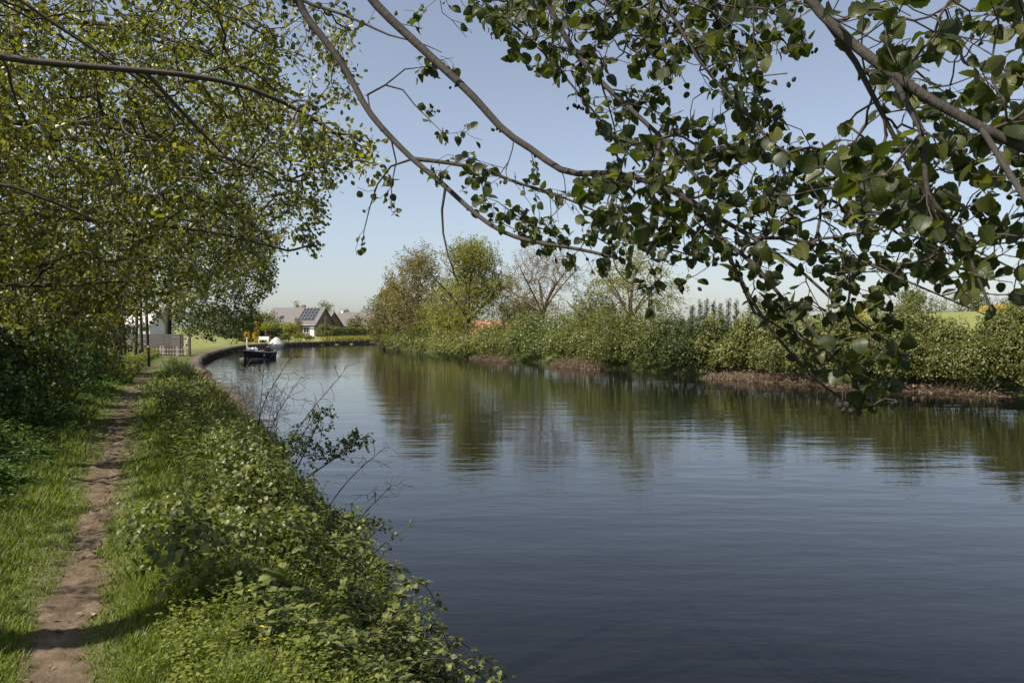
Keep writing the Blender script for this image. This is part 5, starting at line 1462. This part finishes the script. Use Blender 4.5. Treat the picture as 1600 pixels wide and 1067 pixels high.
def person(loc, rz, label, shirt, seed, lean=0.0):
    """a seated figure grown as one skin over a joint skeleton"""
    J = {'pelvis': (0,0,.10), 'waist': (0,.02,.28), 'chest': (0,.0+lean,.50), 'neck': (0,.0+lean*1.2,.62), 'jaw': (0,-.025+lean*1.3,.70), 'head': (0,-.015+lean*1.3,.80),
         'shL': (-.19,0+lean,.55), 'elL': (-.25,-.06,.30), 'wrL': (-.20,-.28,.22), 'haL': (-.18,-.37,.21), 'shR': (.19,0+lean,.55), 'elR': (.25,-.06,.30), 'wrR': (.20,-.28,.22), 'haR': (.18,-.37,.21),
         'hiL': (-.10,-.03,.09), 'knL': (-.12,-.46,.10), 'anL': (-.12,-.45,-.32), 'toL': (-.13,-.62,-.36), 'hiR': (.10,-.03,.09), 'knR': (.12,-.46,.10), 'anR': (.12,-.45,-.32), 'toR': (.13,-.62,-.36)}
    E = [('pelvis','waist'),('waist','chest'),('chest','neck'),('neck','jaw'),('jaw','head'),('chest','shL'),('shL','elL'),('elL','wrL'),('wrL','haL'),('chest','shR'),('shR','elR'),('elR','wrR'),('wrR','haR'),
         ('pelvis','hiL'),('hiL','knL'),('knL','anL'),('anL','toL'),('pelvis','hiR'),('hiR','knR'),('knR','anR'),('anR','toR')]
    Rd = {'pelvis': .14, 'waist': .125, 'chest': .145, 'neck': .055, 'jaw': .075, 'head': .095, 'shL': .07, 'shR': .07, 'elL': .048, 'elR': .048, 'wrL': .034, 'wrR': .034, 'haL': .04, 'haR': .04,
          'hiL': .09, 'hiR': .09, 'knL': .065, 'knR': .065, 'anL': .045, 'anR': .045, 'toL': .045, 'toR': .045}
    ks = list(J)
    me = bpy.data.meshes.new('person'); me.from_pydata([J[k] for k in ks], [(ks.index(a), ks.index(b_)) for a, b_ in E], [])
    o = bpy.data.objects.new('person', me); COL.objects.link(o)
    md = o.modifiers.new('skin', 'SKIN')
    for k, v in zip(ks, me.skin_vertices[0].data): v.radius = (Rd[k], Rd[k]); v.use_root = k == 'pelvis'
    o.modifiers.new('sub', 'SUBSURF').levels = 2
    dg = bpy.context.evaluated_depsgraph_get(); me2 = bpy.data.meshes.new_from_object(o.evaluated_get(dg))
    o.modifiers.clear(); o.data = me2
    me2.materials.clear()
    for m_ in (M[shirt], M['skin'], M['dark_shirt']): me2.materials.append(m_)
    for p in me2.polygons:
        c = p.center; p.use_smooth = True
        p.material_index = 1 if (c.z > .63 or c.y < -.24 and c.z > .15) else (2 if c.z < .18 else 0)
    hm = MB(); u, v_ = np.meshgrid(np.linspace(0, 2 * np.pi, 13)[:-1], np.linspace(0, 1, 7), indexing='ij')
    zz = np.cos(v_ * 1.9) * .125; rr = np.sin(v_ * 1.9) * .115
    Vh = np.stack([rr * np.cos(u), rr * np.sin(u) + .02 + lean * 1.3, .79 + zz], -1).reshape(-1, 3)
    Vh[:, 2] += np.where(Vh[:, 1] < -.03 + lean * 1.3, np.maximum(0, .83 - Vh[:, 2]) * .9, 0)
    i, j = np.meshgrid(np.arange(12), np.arange(6), indexing='ij')
    hm.add(Vh, [np.stack([i * 7 + j, i * 7 + j + 1, (i + 1) % 12 * 7 + j + 1, (i + 1) % 12 * 7 + j], -1).reshape(-1, 4)])
    hm.build('hair', M['hair'], o, world=False)
    o.location = loc; o.rotation_euler = (0, 0, rz)
    return tag(o, label, 'person')

bx_, by_ = float(P(403, 560, 69)[0]), 69.0
BR = math.radians(168)          # bow towards the camera and a little to the left
BO = empty('motorboat', (bx_, by_, 0), BR, 'black open motorboat coming down the river with a white foredeck', 'boat')
BO.scale = (.86, .86, .86)
m_, V, half, top, t = boat_hull_mesh(4.9, 1.95, .62, .25, .30)
mm = MB(); mm.V = [v - np.array([0, 2.4, 0]) for v in m_.V]; mm.Fs, mm.T, mm.L, mm.n = m_.Fs, m_.T, m_.L, m_.n
hl = mm.build('hull', M['black_hull'], BO, world=False)
gun = np.stack([np.c_[-half * 1.05, t * 4.9 - 2.4, top + .01], np.c_[half * 1.05, t * 4.9 - 2.4, top + .01]])
MB().tubes(gun, np.full(gun.shape[:2], .035), 6).build('rub_rail', M['white'], BO, world=False)
fl = MB(); hv = half[1:-1] * .86; yy = (t * 4.9 - 2.4)[1:-1]
fl.add(np.r_[np.c_[-hv, yy, 0 * yy + .12], np.c_[hv, yy, 0 * yy + .12]], [[[i, i + 1, len(yy) + i + 1, len(yy) + i] for i in range(len(yy) - 1)]])
fl.build('floor', M['grey'], BO, world=False)
k0 = 9
dk = MB(); hd, yd, zd_ = half[k0:], (t * 4.9 - 2.4)[k0:], top[k0:]
c3 = np.stack([np.c_[-hd, yd, zd_ + .015], np.c_[0 * hd, yd, zd_ + .10], np.c_[hd, yd, zd_ + .015]], 1)
nn_ = len(hd); dk.add(c3.reshape(-1, 3), [[[i * 3 + j, i * 3 + j + 1, i * 3 + j + 4, i * 3 + j + 3] for i in range(nn_ - 1) for j in (0, 1)]])
dk.add([c3[0, 0], c3[0, 1], c3[0, 2], (hd[0] * .9, yd[0], .12), (-hd[0] * .9, yd[0], .12)], [[[0, 1, 2, 3, 4]]])
dk.build('foredeck', M['cover'], BO, world=False)
for yq in (-1.35, .0): MB().box((0, yq, .40), (1.35, .42, .07)).box((0, yq, .24), (.9, .3, .24)).build('seat', M['grey'], BO, False, world=False)
MB().box((.35, .62, .55), (.5, .3, .72)).build('console', M['black_hull'], BO, False, world=False)
MB().prism([(-.3, .80, .86), (.85, .80, .86), (.75, .62, 1.12), (-.2, .62, 1.12)], (0, .02, .012)).build('windscreen', M['alu'], BO, False, world=False)
ob = MB().box((0, -2.58, .62), (.34, .36, .46)).box((0, -2.60, .12), (.14, .2, .7)); ob.build('outboard_motor', M['black_hull'], BO, False, world=False)
for s in (-1, 1):
    MB().tubes([[(s * .92, .5, .50), (s * .97, .5, .40), (s * .98, .5, .2)]], [[.05, .085, .06]], 8, cap=True).build('fender', M['white'], BO, world=False)
Rb = Matrix.Translation((bx_, by_, 0)) @ Matrix.Rotation(BR, 4, 'Z')
person(Rb @ Vector((.25, .0, .30)), BR + math.pi, 'person in a white top seated in the black motorboat', 'white_shirt', 1)
person(Rb @ Vector((-.30, -1.12, .30)), BR + math.pi, 'person in dark clothes seated at the stern of the motorboat', 'dark_shirt', 2)
# bow wave and wash
rng = np.random.default_rng(790); fm = MB(); n = 170
for s in (-1, 1):
    u = rng.random(n); yv = 2.25 - u * 1.7; xv = s * (.25 + .9 * u + rng.normal(0, .07, n))
    P3 = np.array([Rb @ Vector((a_, b_, .02 + .07 * (1 - c_) * rng.random())) for a_, b_, c_ in zip(xv, yv, u)])
    fm.leaves(P3, rand_dir(n, rng) * np.array([1, 1, .25]), np.array([0, 0, 1.0]) + rand_dir(n, rng) * .5, .16 * rng.uniform(.4, 1.1, n) * (1 - .6 * u), LEAF_LO, .5)
tag(fm.build('bow_wave', M['foam']), kind='stuff')

# covered boat moored at the bend
cx_, cy_ = float(P(430, 540, 106)[0]), 106.5
CB = empty('covered_boat', (cx_, cy_, 0), math.radians(12), 'moored boat under a pale tarpaulin cover at the bend', 'boat')
m_, V, half, top, t = boat_hull_mesh(4.6, 1.9, .55, .25, .2)
mm = MB(); mm.V = [v - np.array([0, 2.3, 0]) for v in m_.V]; mm.Fs, mm.T, mm.L, mm.n = m_.Fs, m_.T, m_.L, m_.n
mm.build('hull', M['white'], CB, world=False)
cv = MB(); rows = []
for k in range(len(t)):
    hmax = -.10 + .95 * max(0, math.sin(math.pi * min(1, t[k] * 1.0 + .0))) ** .45
    for a_ in np.linspace(-1, 1, 9):
        rows.append((a_ * half[k] * 1.09, t[k] * 4.7 - 2.35, top[k] - .12 + (.14 + hmax) * (1 - abs(a_) ** 1.6) + .03 * math.sin(k * 2.1 + a_ * 5)))
cv.add(rows, [[[i * 9 + j, i * 9 + j + 1, (i + 1) * 9 + j + 1, (i + 1) * 9 + j] for i in range(len(t) - 1) for j in range(8)]])
cv.build('cover', M['cover'], CB, world=False)
# mooring posts
for px, dep, zt, lab in [(386, 82, 1.55, 'pale slim mooring post behind the bow of the motorboat'), (420, 104, 1.3, 'short mooring post left of the covered boat')]:
    p = P(px, 530, dep)
    MP = empty('mooring_post', (p[0], dep, 0), 0, lab, 'post', 'mooring posts at the bend')
    MB().tubes([[(p[0], dep, -.9), (p[0] + .02, dep, .4), (p[0], dep, zt)]], [[.09, .085, .08]], 8, cap=True).build('pole', M['pale_wood'], MP)
    MB().tubes([[(p[0], dep, zt - .02), (p[0], dep, zt + .06), (p[0], dep, zt + .1)]], [[.10, .10, .02]], 8, cap=True).build('cap', M['white'], MP)

tot = sum(len(o.data.polygons) for o in bpy.data.objects if o.type == 'MESH')
